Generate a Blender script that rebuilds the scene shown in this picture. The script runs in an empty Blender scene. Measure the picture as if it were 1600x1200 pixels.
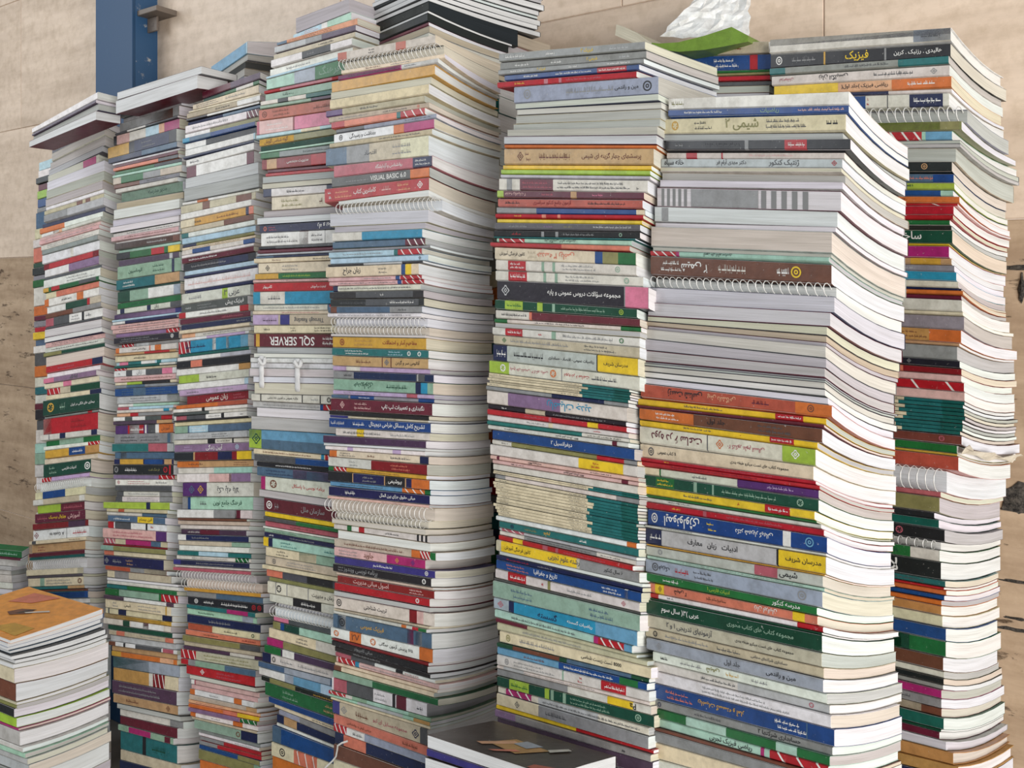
import bpy, math, random, re, unicodedata
import numpy as np
random.seed(7)
S = bpy.context.scene
F = 1350.0; HZ = 450.0; EYE = 1.35          # focal length in pixels, horizon row, eye height (m)
R = random.Random(11)
def lin(c): return tuple((v/255/12.92 if v/255 <= .04045 else ((v/255+.055)/1.055)**2.4) for v in c)

# ---------------------------------------------------------------- camera, sky, light, exposure
cd = bpy.data.cameras.new('camera'); cam = bpy.data.objects.new('camera', cd); S.collection.objects.link(cam)
cam.location = (0, 0, EYE); cam.rotation_euler = (math.pi/2, 0, 0)
cd.sensor_width = 36; cd.lens = 36*F/1600; cd.shift_y = -(600-HZ)/1600; cd.clip_start = .02
S.camera = cam
wd = bpy.data.worlds.new('world'); S.world = wd; wd.use_nodes = True
bg = wd.node_tree.nodes['Background']; bg.inputs[0].default_value = (.88, .94, 1.0, 1); bg.inputs[1].default_value = .36
def area(name, loc, target, sx, sy, power, col):
    l = bpy.data.lights.new(name, 'AREA'); l.shape = 'RECTANGLE'; l.size = sx; l.size_y = sy; l.energy = power; l.color = col
    o = bpy.data.objects.new(name, l); S.collection.objects.link(o); o.location = loc
    d = np.array(target, float)-np.array(loc, float)
    from mathutils import Vector
    o.rotation_euler = Vector(d).to_track_quat('-Z', 'Y').to_euler()
area('open_shopfront_light', (1.35, -2.1, 1.05), (0, 1.6, .9), 2.4, 2.0, 146, (1, .985, .96))
area('sky_opening_light', (-3.6, 1.5, 2.7), (-.7, 2.0, 1.3), 1.8, 2.0, 44, (.93, .97, 1))
S.view_settings.view_transform = 'Standard'; S.view_settings.look = 'None'; S.view_settings.gamma = 1
S.view_settings.use_curve_mapping = False; S.view_settings.exposure = .06

# ---------------------------------------------------------------- colours and materials
PAL = dict(white=(232,230,225), offwhite=(216,211,200), cream=(224,210,178), beige=(196,183,158), tan=(192,152,108), brown=(112,66,48),
 grey=(142,142,142), palegrey=(186,187,187), darkgrey=(82,83,86), black=(34,34,38), navy=(28,36,74), blue=(28,70,130), sky=(104,156,188),
 paleblue=(178,208,222), cyan=(42,140,176), teal=(36,108,108), darkteal=(22,92,86), mint=(168,206,186), sage=(142,172,150), green=(32,104,54),
 darkgreen=(22,70,52), lime=(160,188,66), olive=(138,134,84), yellow=(232,196,44), gold=(204,158,62), orange=(208,112,50), peach=(226,172,134),
 salmon=(214,122,98), red=(178,32,42), darkred=(128,28,34), maroon=(98,30,48), pink=(216,122,150), moss=(104, 134, 46), umber=(66,55,50), amber=(240, 160, 72), magenta=(170,40,106), mauve=(136,108,142),
 lilac=(188,164,198), purple=(86,46,108), indigo=(56,54,122), plum=(78,54,76), rose=(178,92,104), ochre=(186,140,82), silver=(160,168,180),
 terracotta=(180,86,60), pinkish=(218,178,172), steel=(78,104,128))
WORD = dict(offwhite='off-white', palegrey='pale grey', darkgrey='dark grey', sky='sky blue', paleblue='pale blue', darkteal='dark teal',
 darkgreen='dark green', darkred='dark red', pinkish='pale pink', steel='steel blue', silver='silver grey')
def cw(c): return WORD.get(c, c)
def nt(name):
    m = bpy.data.materials.new(name); m.use_nodes = True; n = m.node_tree.nodes; return m, n, m.node_tree.links, n['Principled BSDF']
def mixmul(n, l, a, b):
    x = n.new('ShaderNodeMix'); x.data_type = 'RGBA'; x.blend_type = 'MULTIPLY'; x.inputs[0].default_value = 1
    l.new(a, x.inputs[6]); l.new(b, x.inputs[7]); return x.outputs[2]
def ramp(n, l, src, p0, c0, p1, c1):
    r = n.new('ShaderNodeValToRGB'); e = r.color_ramp.elements
    e[0].position = p0; e[0].color = (*c0, 1); e[1].position = p1; e[1].color = (*c1, 1); l.new(src, r.inputs[0]); return r.outputs[0]
def noise(n, l, scale, detail=3, vec=None, rough=.5):
    t = n.new('ShaderNodeTexNoise'); t.inputs['Scale'].default_value = scale; t.inputs['Detail'].default_value = detail; t.inputs['Roughness'].default_value = rough
    if vec is not None: l.new(vec, t.inputs['Vector'])
    return t.outputs['Fac']
def bump(n, l, b, h, st, dist):
    x = n.new('ShaderNodeBump'); x.inputs['Strength'].default_value = st; x.inputs['Distance'].default_value = dist
    l.new(h, x.inputs['Height']); l.new(x.outputs[0], b.inputs['Normal'])
def cover_mat(name, r0, r1, coat):
    m, n, l, b = nt(name); a = n.new('ShaderNodeVertexColor'); a.layer_name = 'col'
    g = n.new('ShaderNodeNewGeometry'); pos = g.outputs['Position']
    wear = noise(n, l, 55, 6, pos, .7); c = mixmul(n, l, a.outputs[0], ramp(n, l, wear, .32, (.74, .73, .71), .6, (1.03,)*3))
    sc = noise(n, l, 210, 4, pos, .75); mxs = n.new('ShaderNodeMix'); mxs.data_type = 'RGBA'; l.new(ramp(n, l, sc, .66, (0,)*3, .72, (.75,)*3), mxs.inputs[0]); l.new(c, mxs.inputs[6]); mxs.inputs[7].default_value = (.62, .6, .56, 1); c = mxs.outputs[2]
    l.new(c, b.inputs['Base Color'])
    f = noise(n, l, 18, 2, pos); mr = n.new('ShaderNodeMapRange'); mr.inputs[3].default_value = r0; mr.inputs[4].default_value = r1
    l.new(f, mr.inputs[0]); l.new(mr.outputs[0], b.inputs['Roughness'])
    b.inputs['Coat Weight'].default_value = coat; b.inputs['Specular IOR Level'].default_value = .38; b.inputs['Coat Roughness'].default_value = .22
    bump(n, l, b, noise(n, l, 70, 3, pos), .25, .002); return m
M_GLOSS = cover_mat('laminated_cover', .26, .55, .18)
M_MATTE = cover_mat('matte_cover', .45, .75, 0)
def page_mat():
    m, n, l, b = nt('page_edges'); a = n.new('ShaderNodeVertexColor'); a.layer_name = 'col'
    uv = n.new('ShaderNodeUVMap'); uv.uv_map = 'uv'
    mp = n.new('ShaderNodeMapping'); mp.inputs['Scale'].default_value = (6, 1500, 1); l.new(uv.outputs[0], mp.inputs[0])
    s1 = noise(n, l, 1, 3, mp.outputs[0], .6)
    mp2 = n.new('ShaderNodeMapping'); mp2.inputs['Scale'].default_value = (9, 160, 1); l.new(uv.outputs[0], mp2.inputs[0])
    s2 = noise(n, l, 1, 2, mp2.outputs[0])
    c = mixmul(n, l, a.outputs[0], ramp(n, l, s1, .3, (.78, .78, .77), .62, (1.03,)*3))
    c = mixmul(n, l, c, ramp(n, l, s2, .3, (.88, .875, .86), .6, (1.02,)*3))
    l.new(c, b.inputs['Base Color']); b.inputs['Roughness'].default_value = .85
    b.inputs['Specular IOR Level'].default_value = .25
    bump(n, l, b, s1, .5, .0012); return m
M_PAGE = page_mat()
def simple(name, rough, metal=0):
    m, n, l, b = nt(name); a = n.new('ShaderNodeVertexColor'); a.layer_name = 'col'
    g = n.new('ShaderNodeNewGeometry'); w = noise(n, l, 90, 3, g.outputs['Position'])
    l.new(mixmul(n, l, a.outputs[0], ramp(n, l, w, .3, (.85,)*3, .65, (1.03,)*3)), b.inputs['Base Color'])
    b.inputs['Roughness'].default_value = rough; b.inputs['Metallic'].default_value = metal; return m
M_INK = simple('printed_ink', .5); M_WIRE = simple('coated_wire', .35, .2); M_CLOTH = simple('cloth', .95)
MATS = [M_GLOSS, M_MATTE, M_PAGE, M_INK, M_WIRE, M_CLOTH]
GLOSS, MATTE, PAGE, INK, WIRE, CLOTH = range(6)

class MB:                                      # collects coloured faces; build() links them as ONE mesh object
    def __init__(s): s.v = []; s.f = []; s.c = []; s.m = []; s.u = []; s.sm = []
    def add(s, verts, faces, col, mat, uvs=None, smooth=False):
        o = len(s.v); s.v += [tuple(p) for p in verts]
        for f in faces:
            s.f.append([o+i for i in f]); s.c.append(col); s.m.append(mat); s.sm.append(smooth)
            s.u.append([uvs[i] for i in f] if uvs is not None else [(0, 0)]*len(f))
    def build(s, name, parent=None, loc=(0, 0, 0)):
        me = bpy.data.meshes.new(name); L = np.array(loc, float)
        me.from_pydata([tuple(np.array(p)-L) for p in s.v] if len(s.v) < 4000 else (np.array(s.v)-L).tolist(), [], s.f)
        used = sorted(set(s.m)); ix = {k: i for i, k in enumerate(used)}
        for k in used: me.materials.append(MATS[k])
        me.polygons.foreach_set('material_index', [ix[k] for k in s.m])
        me.polygons.foreach_set('use_smooth', s.sm)
        ca = me.color_attributes.new('col', 'FLOAT_COLOR', 'CORNER')
        cols = []
        for f, c in zip(s.f, s.c): cols += [c[0], c[1], c[2], 1.0]*len(f)
        ca.data.foreach_set('color', cols)
        uv = me.uv_layers.new(name='uv'); uv.data.foreach_set('uv', [x for f in s.u for p in f for x in p])
        ob = bpy.data.objects.new(name, me); S.collection.objects.link(ob)
        if parent is not None: ob.parent = parent
        else: ob.location = loc
        return ob
def tag(o, label=None, cat=None, group=None, kind=None):
    for k, v in (('label', label), ('category', cat), ('group', group), ('kind', kind)):
        if v: o[k] = v
    return o
def empty(name, loc):
    o = bpy.data.objects.new(name, None); o.empty_display_size = .03; S.collection.objects.link(o); o.location = loc; return o
def at(x, y, d): return np.array(((x-800)/F*d, d, EYE+(HZ-y)/F*d))      # a point seen at pixel x, y at distance d

# ---------------------------------------------------------------- the wall behind the stacks
W0 = np.array((.83, 1.40)); WD = np.array((.829, -.559)); WN = np.array((-.559, -.829))    # a point, the run, the normal towards us
def wall_mat(name, base, dark, pit):
    m, n, l, b = nt(name); g = n.new('ShaderNodeNewGeometry'); pos = g.outputs['Position']
    oi = n.new('ShaderNodeObjectInfo'); cmb = n.new('ShaderNodeCombineXYZ'); mm = n.new('ShaderNodeMath'); mm.operation = 'MULTIPLY'; mm.inputs[1].default_value = 40
    l.new(oi.outputs['Random'], mm.inputs[0]); l.new(mm.outputs[0], cmb.inputs[0]); l.new(mm.outputs[0], cmb.inputs[2])
    va = n.new('ShaderNodeVectorMath'); va.operation = 'ADD'; l.new(pos, va.inputs[0]); l.new(cmb.outputs[0], va.inputs[1])
    mp = n.new('ShaderNodeMapping'); mp.inputs['Rotation'].default_value = (.1, .12, 0); mp.inputs['Scale'].default_value = (1.6, 1.6, 11); l.new(va.outputs[0], mp.inputs[0])
    v1 = noise(n, l, 1.6, 6, mp.outputs[0], .62)
    c = ramp(n, l, v1, .34, lin(dark), .62, lin(base))
    sp = noise(n, l, 34, 5, va.outputs[0], .65); c = mixmul(n, l, c, ramp(n, l, sp, .3, (.86, .84, .8), .56, (1.02,)*3))
    if pit:
        mp2 = n.new('ShaderNodeMapping'); mp2.inputs['Scale'].default_value = (5, 5, 20); l.new(va.outputs[0], mp2.inputs[0])
        pn = noise(n, l, 1.7, 8, mp2.outputs[0], .7)
        c = mixmul(n, l, c, ramp(n, l, pn, .335, (.32, .27, .22), .385, (1,)*3))
        bump(n, l, b, ramp(n, l, pn, .33, (0,)*3, .40, (1,)*3), .7, .006)
    l.new(c, b.inputs['Base Color']); b.inputs['Roughness'].default_value = .8 if pit else .42
    return m
M_W1 = wall_mat('veined_stone_tile', (226, 204, 182), (202, 180, 158), False)
M_W2 = wall_mat('rough_travertine', (192, 166, 138), (160, 134, 108), True)
mg, ng, lg, bgn = nt('grout'); bgn.inputs['Base Color'].default_value = (*lin((214, 200, 186)), 1); bgn.inputs['Roughness'].default_value = .9
mfl, nf, lf, bfl = nt('concrete_floor'); gf = nf.new('ShaderNodeNewGeometry')
lf.new(ramp(nf, lf, noise(nf, lf, 5, 6, gf.outputs['Position']), .3, lin((92, 88, 82)), .7, lin((130, 124, 116))), bfl.inputs['Base Color']); bfl.inputs['Roughness'].default_value = .85
def wpt(t, z, off=0): p = W0+WD*t+WN*off; return (p[0], p[1], z)
def wall_t(x):                                  # run along the wall at pixel column x
    k = (x-800)/F; return (k*W0[1]-W0[0])/(WD[0]-k*WD[1])
def wall_z(x, y): t = wall_t(x); return EYE+(HZ-y)/F*(W0[1]+WD[1]*t)
def slab(name, t0, t1, z0, z1, o0, o1, mat, parent=None, bev=.0015):
    pts = []
    for o, b in ((o0, 0), (o1-bev, 0), (o1, bev)):
        for (t, z) in ((t0+b, z0+b), (t1-b, z0+b), (t1-b, z1-b), (t0+b, z1-b)): pts.append(wpt(t, z, o))
    f = [(8, 9, 10, 11), (3, 2, 1, 0)]
    for r in (0, 4):
        for i in range(4): j = (i+1) % 4; f.append((r+i, r+j, r+4+j, r+4+i))
    me = bpy.data.meshes.new(name); me.from_pydata(pts, [], f); me.materials.append(mat)
    o = bpy.data.objects.new(name, me); S.collection.objects.link(o)
    if parent: o.parent = parent
    return o
wall = slab('wall_back', -5.6, 2.2, 0, 3.2, -.12, -.004, mg); wall['kind'] = 'structure'
zh = wall_z(950, 15); zm = wall_z(40, 402); th = zh-zm           # two joint heights seen in the photograph
TW = 1.02*(wall_t(1287)-wall_t(977))*2
rows = [(zm-2*th, zm-th), (zm-th, zm), (zm, zh), (zh, zh+th), (zh+th, zh+2*th)]
for k in range(3, 9):
    if zm-k*th > -th: rows.insert(0, (max(0, zm-k*th), zm-(k-1)*th))
for (a, b) in rows:
    up = a >= zm-1e-6
    t1287 = wall_t(1287); ph = t1287 if abs(a-zm) < 1e-6 or not up else t1287-TW/2
    t = ph-math.ceil((ph+5.6)/TW)*TW
    while t < 2.2:
        x0, x1 = max(t, -5.6), min(t+TW, 2.2)
        if x1-x0 > .03 and b-a > .02: slab('tile', x0+.001, x1-.001, a+.001, b-.001, -.004, 0 if up else R.uniform(-.003, .002), M_W1 if up else M_W2, wall)
        t += TW
me = bpy.data.meshes.new('floor'); me.from_pydata([(-8, -4, 0), (6, -4, 0), (6, 8, 0), (-8, 8, 0), (-8, -4, -.1), (6, -4, -.1), (6, 8, -.1), (-8, 8, -.1)], [], [(0, 1, 2, 3), (7, 6, 5, 4), (0, 4, 5, 1), (1, 5, 6, 2), (2, 6, 7, 3), (3, 7, 4, 0)])
me.materials.append(mfl); fl = bpy.data.objects.new('floor', me); S.collection.objects.link(fl); fl['kind'] = 'structure'

# ---------------------------------------------------------------- blue steel post in front of the wall
def steel(name, rgb, rust):
    m, n, l, b = nt(name); g = n.new('ShaderNodeNewGeometry'); a = noise(n, l, 26, 6, g.outputs['Position'], .7)
    l.new(ramp(n, l, a, .30, lin(rust), .40, lin(rgb)), b.inputs['Base Color']); b.inputs['Roughness'].default_value = .5
    bump(n, l, b, a, .2, .002); return m
M_POST = steel('blue_painted_steel', (34, 72, 108), (44, 80, 114)); M_CHIP = steel('chipped_blue_paint', (50, 90, 130), (190, 188, 182)); M_RUST = steel('rusty_plate', (120, 108, 98), (70, 58, 50))
post = empty('steel_post', wpt(wall_t(215), 0, .05)); tag(post, 'blue painted steel post standing against the stone wall', 'post')
def part_slab(*a, parent):
    o = slab(*a); o.parent = parent; o.matrix_parent_inverse.identity(); o.location = -parent.location; return o
ta, tb = wall_t(180)+.03, wall_t(246)
part_slab('face_plate', ta, tb, 0, 3.2, .075, .085, M_POST, parent=post)
part_slab('side_plate', tb-.012, tb, 0, 3.2, 0, .0745, M_CHIP, parent=post)
part_slab('side_plate', ta, ta+.012, 0, 3.2, 0, .0745, M_POST, parent=post)
zz = wall_z(270, 24)
part_slab('bracket', tb+.001, tb+.10, zz-.006, zz+.010, 0, .07, M_RUST, parent=post)
part_slab('bracket_web', tb+.001, tb+.05, zz-.05, zz-.0065, .03, .036, M_RUST, parent=post)
# ---------------------------------------------------------------- lettering (Arabic script is joined and ordered here)
FORMS = {}; LIG = {}
for cp in list(range(0xFB50, 0xFBFF+1))+list(range(0xFE80, 0xFEFC+1)):
    d = unicodedata.decomposition(chr(cp)).split()
    if len(d) == 2 and d[0][0] == '<': FORMS.setdefault(chr(int(d[1], 16)), {}).setdefault(d[0][1:-1], chr(cp))
    elif len(d) == 3 and d[1] == '0644': LIG[(d[0][1:-1], chr(int(d[2], 16)))] = chr(cp)
def shape(s):
    out = []; i = 0; joined = False
    while i < len(s):
        ch = s[i]; nx = s[i+1] if i+1 < len(s) else ''
        if ch in FORMS:
            if ch == 'ل' and nx and ('isolated', nx) in LIG:
                out.append(LIG[('final' if joined else 'isolated', nx)]); joined = False; i += 2; continue
            dual = 'initial' in FORMS[ch]; jn = dual and nx in FORMS and 'final' in FORMS[nx]
            k = ('medial' if jn else 'final') if joined else ('initial' if jn else 'isolated')
            out.append(FORMS[ch].get(k, FORMS[ch].get('isolated', ch))); joined = jn
        else: out.append(ch); joined = False
        i += 1
    s = ''.join(out)
    if not any(ord(c) > 0x600 for c in s): return s
    toks = re.findall(r'[A-Za-z0-9۰-۹.]+|.', s); return ''.join(reversed(toks))
GL = {}
def glyphs(text):
    if text in GL: return GL[text]
    c = bpy.data.curves.new('t', 'FONT'); c.body = shape(text); c.resolution_u = 2; c.size = 1; c.offset = .014
    o = bpy.data.objects.new('t', c); S.collection.objects.link(o); bpy.context.view_layer.update()
    me = o.to_mesh(); v = np.array([tuple(p.co) for p in me.vertices]).reshape(-1, 3); f = [list(p.vertices) for p in me.polygons]
    o.to_mesh_clear(); bpy.data.objects.remove(o); bpy.data.curves.remove(c)
    v = v[:, :2]; v = v-v.min(0); GL[text] = (v, f, v.max(0)); return GL[text]

# ---------------------------------------------------------------- a stack: rails fitted to its three visible corners
def K(txt, last=None):
    p = [tuple(float(q) for q in t.split(':')) for t in txt.split()]; p.sort(); a = np.array(p); return lambda y: float(np.interp(y, a[:, 0], a[:, 1]))
class Stack:
    def __init__(s, d, psi, xb0, xA, xB, xC, dA, dC, xref=None, bow=.12):
        ps = math.radians(psi); s.O = np.array(((xb0-800)/F*d, d)); s.es = np.array((-math.cos(ps), math.sin(ps))); s.ew = np.array((math.sin(ps), math.cos(ps)))
        s.xA, s.xB, s.xC, s.dA, s.dC = map(K, (xA, xB, xC, dA, dC)); s.xref = xref; s.bow = bow
    def s_at(s, x):
        k = (x-800)/F; return (k*s.O[1]-s.O[0])/(s.es[0]-k*s.es[1])
    def surf(s, y):                               # the boundary surface whose near corner is seen at row y
        xB, xA, xC = s.xB(y), s.xA(y), s.xC(y); xr = s.xref or xB
        sB, sA = s.s_at(xB), s.s_at(xA); sr = s.s_at(xr)
        pr = s.O+sr*s.es; pA = s.O+sA*s.es; pB = s.O+sB*s.es
        zr = EYE+(HZ-y)/F*pr[1]; zA = EYE+(HZ-(y+s.dA(y)))/F*pA[1]
        gs = (zA-zr)/(sA-sr); zB = zr+gs*(sB-sr); yB = HZ-(zB-EYE)*F/pB[1]
        k = (xC-800)/F; wC = (k*pB[1]-pB[0])/(s.ew[0]-k*s.ew[1]); pC = pB+wC*s.ew
        zC = EYE+(HZ-(yB+s.dC(y)))/F*pC[1]; gw = (zC-zB)/wC; bw = -s.bow*abs(zC-zB)-.0006
        def z(ss, w):
            t = w/wC; tt = max(0, min(1, t)); return zB+gs*(ss-sB)+gw*w+bw*4*tt*(1-tt)
        return z, sA, sB, wC
NF = [0, 0]
class Book:
    """one book between two boundary surfaces of its stack; P(s,w,v) gives a point in it"""
    def __init__(b, st, yt, yb, spec, jit=1.0):
        b.st = st; zt, sA1, sB1, w1 = st.surf(yt); zb, sA0, sB0, w0 = st.surf(yb); b.zt, b.zb = zt, zb
        _, sA, sB, wC = st.surf((yt+yb)/2)
        px = .0012*jit
        b.sA = sA+R.uniform(-1.6, 1.6)*px; b.sB = sB+R.uniform(-1.0, 1.6)*px; b.L = b.sA-b.sB
        b.W = wC*R.uniform(.955, 1.0); b.a = R.uniform(-.012, .012)*jit; b.bb = R.uniform(-.012, .012)*jit; b.off = R.uniform(-.0022, .0025)*jit
        b.T = zt(sB, 0)-zb(sB, 0); b.spec = spec; b.gap = .0002 if b.T < .005 else .00035; b.cha = .04 if 'k' in spec['fl'] else min(.18, .0012/max(b.T, .001)); b.ed = .0001 if 'k' in spec['fl'] else .001; b.bulge = min(.0014, b.T*.10); b.n = NF[0]; NF[0] += 1
    def P(b, ss, w, v):
        sm = (b.sA+b.sB)/2; s2 = ss+b.a*w; w2 = w+b.bb*(ss-sm)+b.off
        p = b.st.O+s2*b.st.es+w2*b.st.ew; z0 = b.zb(s2, w2)+b.gap; z1 = b.zt(s2, w2)-b.gap
        return (p[0], p[1], z0+(z1-z0)*v)
    def wv(b, v):                                  # spine profile
        c = b.cha
        return b.bulge*(1-v/c) if v < c else (b.bulge*(1-(1-v)/c) if v > 1-c else 0)
    def strip(b, mb, prof0, prof1, s0, s1, col, mat, caps=True):
        n = len(prof0); V = []; U = []
        for ss in (s0, s1):
            for pr in (prof0, prof1):
                for (w, v) in pr: V.append(b.P(ss, w, v)); U.append((ss+b.n*3.7, v*b.T))
        f = []
        for i in range(n-1):
            f += [(i, i+1, 2*n+i+1, 2*n+i), (n+i+1, n+i, 3*n+i, 3*n+i+1)]
            if caps: f += [(i+1, i, n+i, n+i+1), (2*n+i, 2*n+i+1, 3*n+i+1, 3*n+i)]
        f += [(n, 0, 2*n, 3*n), (n-1, 2*n-1, 4*n-1, 3*n-1)]
        mb.add(V, f, col, mat, U)
    def cover(b, mb, col, mat, hard=False, back=False, coil=False):
        tc = min(.0011 if hard else .00036, b.T*.16)/b.T; W = b.W; ws = [W, W*.8, W*.6, W*.4, W*.2]
        if b.st.bow < .01: ws = [W, W*.5]
        c = b.cha; x = .010 if coil else 0
        if coil:
            for v0, v1 in ((1-tc, 1), (0, tc)): b.strip(mb, [(w, v1) for w in ws+[x]], [(w, v0) for w in ws+[x]], b.sB, b.sA, col, mat)
            return
        o = [(w, 1.) for w in ws]+[(b.ed+b.wv(1), 1.), (0, 1-c), (0, c), (b.ed+b.wv(0), 0.)]+[(w, 0.) for w in ws[::-1]]
        t = .0005
        i = [(w, 1-tc) for w in ws]+[(.0022+b.wv(1), 1-tc), (t, 1-c-tc*.2), (t, c+tc*.2), (.0022+b.wv(0), tc)]+[(w, tc) for w in ws[::-1]]
        if back: o = [(W-w, v) for w, v in o][::-1]; i = [(W-w, v) for w, v in i][::-1]
        b.strip(mb, o, i, b.sB, b.sA, col, mat); b.tc = tc
    def pages(b, mb, col, hard=False, back=False, coil=False):
        tc = min(.0011 if hard else .00036, b.T*.16)/b.T+.002
        i = .003 if hard else .0005 if back else R.uniform(.0001, .0007); W = b.W
        w0, w1 = (i, W-.0012) if back else ((.0125 if coil else .0012), W-i-.0003)
        N = 2 if b.st.bow < .01 else 5
        ws = [w0+(w1-w0)*k/N for k in range(N+1)]; s0, s1 = b.sB+i, b.sA-i; V = []; U = []; f = []
        for v in (tc, 1-tc):
            for ss in (s0, s1):
                for w in ws: V.append(b.P(ss, w, v)); U.append((w+b.n*3.7, v*b.T))
        n = N+1; a0, a1, b0, b1 = 0, n, 2*n, 3*n
        for k in range(N):
            f += [(a0+k, a0+k+1, b0+k+1, b0+k), (a1+k+1, a1+k, b1+k, b1+k+1), (b0+k, b0+k+1, b1+k+1, b1+k), (a0+k+1, a0+k, a1+k, a1+k+1)]
        mb.add(V, f, col, PAGE, U)
        V = [b.P(s0, ws[0], tc), b.P(s1, ws[0], tc), b.P(s1, ws[0], 1-tc), b.P(s0, ws[0], 1-tc), b.P(s0, ws[-1], tc), b.P(s1, ws[-1], tc), b.P(s1, ws[-1], 1-tc), b.P(s0, ws[-1], 1-tc)]
        U = [(x+b.n*3.7, v*b.T) for x, v in ((s0, tc), (s1, tc), (s1, 1-tc), (s0, 1-tc))]*2
        mb.add(V, [(1, 0, 3, 2), (4, 5, 6, 7)], col, PAGE, U)
    def u2s(b, u): return b.sA+(b.sB-b.sA)*u      # u 0 at the far end of the spine, 1 at the near corner
    def band(b, mb, u0, u1, col, v0=0., v1=1., slant=0, mat=GLOSS, out=.00012):
        vs = sorted({v0, v1, *[c for c in (b.cha, 1-b.cha) if v0 < c < v1]}); V = []
        for v in vs:
            sl = slant*(v-.5)
            for u in (u0+sl, u1+sl):
                p = b.P(b.u2s(min(1, max(0, u))), (b.wv(v) if v not in (0., 1.) else b.wv(v)+b.ed)-out-(.0002 if v in (0., 1.) else 0), v); V.append(p)
        mb.add(V, [(2*i, 2*i+1, 2*i+3, 2*i+2) for i in range(len(vs)-1)], col, mat)
    def quad(b, mb, u0, v0, u1, v1, col, out=.0003):
        mb.add([b.P(b.u2s(u), b.wv(v)-out, v) for u, v in ((u0, v0), (u1, v0), (u1, v1), (u0, v1))], [(0, 1, 2, 3)], col, INK)
    def text(b, mb, u0, u1, col, s, flip=False, frac=.76, out=.00032):
        v, f, mx = glyphs(s); Wm = (u1-u0)*b.L; sc = min(Wm/mx[0], frac*b.T/mx[1]); um, w = (u0+u1)/2, mx[0]*sc/b.L; h = mx[1]*sc/b.T
        X = um-w/2+v[:, 0]/mx[0]*w; Y = .5-h/2+v[:, 1]/mx[1]*h
        if flip: X = 2*um-X; Y = 1-Y
        mb.add([b.P(b.u2s(x), b.wv(y)-out, y) for x, y in zip(X, Y)], f, col, INK)
    def scrib(b, mb, u0, u1, col):                  # small unreadable print
        nl = 1 if b.T < .014 else R.choice((1, 2)); hh = .34 if nl == 1 else .2
        for k in range(nl):
            vb = (.5 if nl == 1 else (.32, .66)[k])-hh*.35; u = u0+R.uniform(0, .02); ue = u1-R.uniform(0, .3)*(u1-u0)*k
            mm = 1/b.L*.001
            while u < ue:
                wl = min(R.uniform(3, 9)*mm, ue-u)
                b.quad(mb, u, vb, u+wl, vb+hh*.26, col)
                x = u
                while x < u+wl-.6*mm:
                    if R.random() < .6: b.quad(mb, x, vb+hh*.2, x+.55*mm, vb+hh*R.uniform(.6, 1), col)
                    if R.random() < .25: b.quad(mb, x, vb-hh*.35, x+.6*mm, vb-hh*.15, col)
                    x += R.uniform(1.1, 2.2)*mm
                u += wl+R.uniform(.8, 1.8)*mm
    def disc(b, mb, u, col, r=.30):
        n = 14; V = []; kind = b.n % 3; rm = r*b.T
        for q in (1, .72, .42, .18):
            for k in range(n):
                t = 2*math.pi*k/n; w = q*(1 if kind else .82+.18*math.cos(4*t)); V.append(b.P(b.u2s(u+math.cos(t)*rm*w/b.L), b.wv(.5)-.0003, .5+math.sin(t)*r*w))
        f = [(k, (k+1) % n, n+(k+1) % n, n+k) for k in range(n)]+[(2*n+k, 2*n+(k+1) % n, 3*n+(k+1) % n, 3*n+k) for k in range(n) if kind != 2 or k % 4]
        if kind == 2: f = f[:n]+[(n+k, n+(k+1) % n, 3*n+k) for k in range(0, n, 3)]
        mb.add(V, f, col, INK)
    def marks(b, bands, ink):
        for kind, u0, u1, c, s in b.spec['marks']:
            col = lin(PAL[c]) if c in PAL else None
            if kind == 'b': b.band(bands, u0, u1, col)
            elif kind == 'l': b.band(bands, u0, u1, col, .08, .45)
            elif kind == 'x': b.band(bands, u0, u1, col, .2, .8)
            elif kind == 'B': b.band(bands, u0, u1, col, .5, 1.)
            elif kind == 'z':
                b.band(bands, u0, u1, lin(PAL[c or 'red'])); k = 3
                for q in range(k): uu = u0+(u1-u0)*(q+.6)/k; b.band(bands, uu-.006, uu+.006, lin(PAL['white']), slant=-.035, out=.0002)
            elif kind == 't': b.text(ink, u0, u1, col, s)
            elif kind == 'T': b.text(ink, u0, u1, col, s, True)
            elif kind == 's': b.scrib(ink, u0, u1, col)
            elif kind == 'o': b.disc(ink, (u0+u1)/2, col)
            elif kind == 'i':                             # index stripes printed on the fore-edge
                n = 5
                for q in range(n): uu = u0+(u1-u0)*(q+.3)/n; b.band(bands, uu, uu+(u1-u0)/n*.5, col, .03, .97, mat=PAGE, out=-.0002)
    def coil(b, mb, col, n=24):
        r = max(.0042, b.T*.60); V = []; f = []; wr = .0008 if b.T > .016 else .0007
        for k in range(n):
            sc = b.sB+.006+(b.L-.012)*k/(n-1); base = len(V); seg = 9
            for j in range(seg+1):
                th = math.radians(-150+300*j/seg)+math.pi; cx, cz = math.cos(th), math.sin(th)
                c0 = np.array(b.P(sc+.0022*j/seg, .0045+cx*r*.95, .5)); c0[2] += cz*r*.9
                es = np.array((*b.st.es, 0)); rad = np.array((*(b.st.ew*cx), cz))
                for q in range(4):
                    t = math.pi/2*q; V.append(c0+es*math.cos(t)*wr+rad*math.sin(t)*wr)
            for j in range(seg):
                for q in range(4):
                    a = base+j*4; q2 = (q+1) % 4; f.append((a+q, a+q2, a+4+q2, a+4+q))
        mb.add(V, f, lin(PAL[col]), WIRE, None, True)

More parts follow.
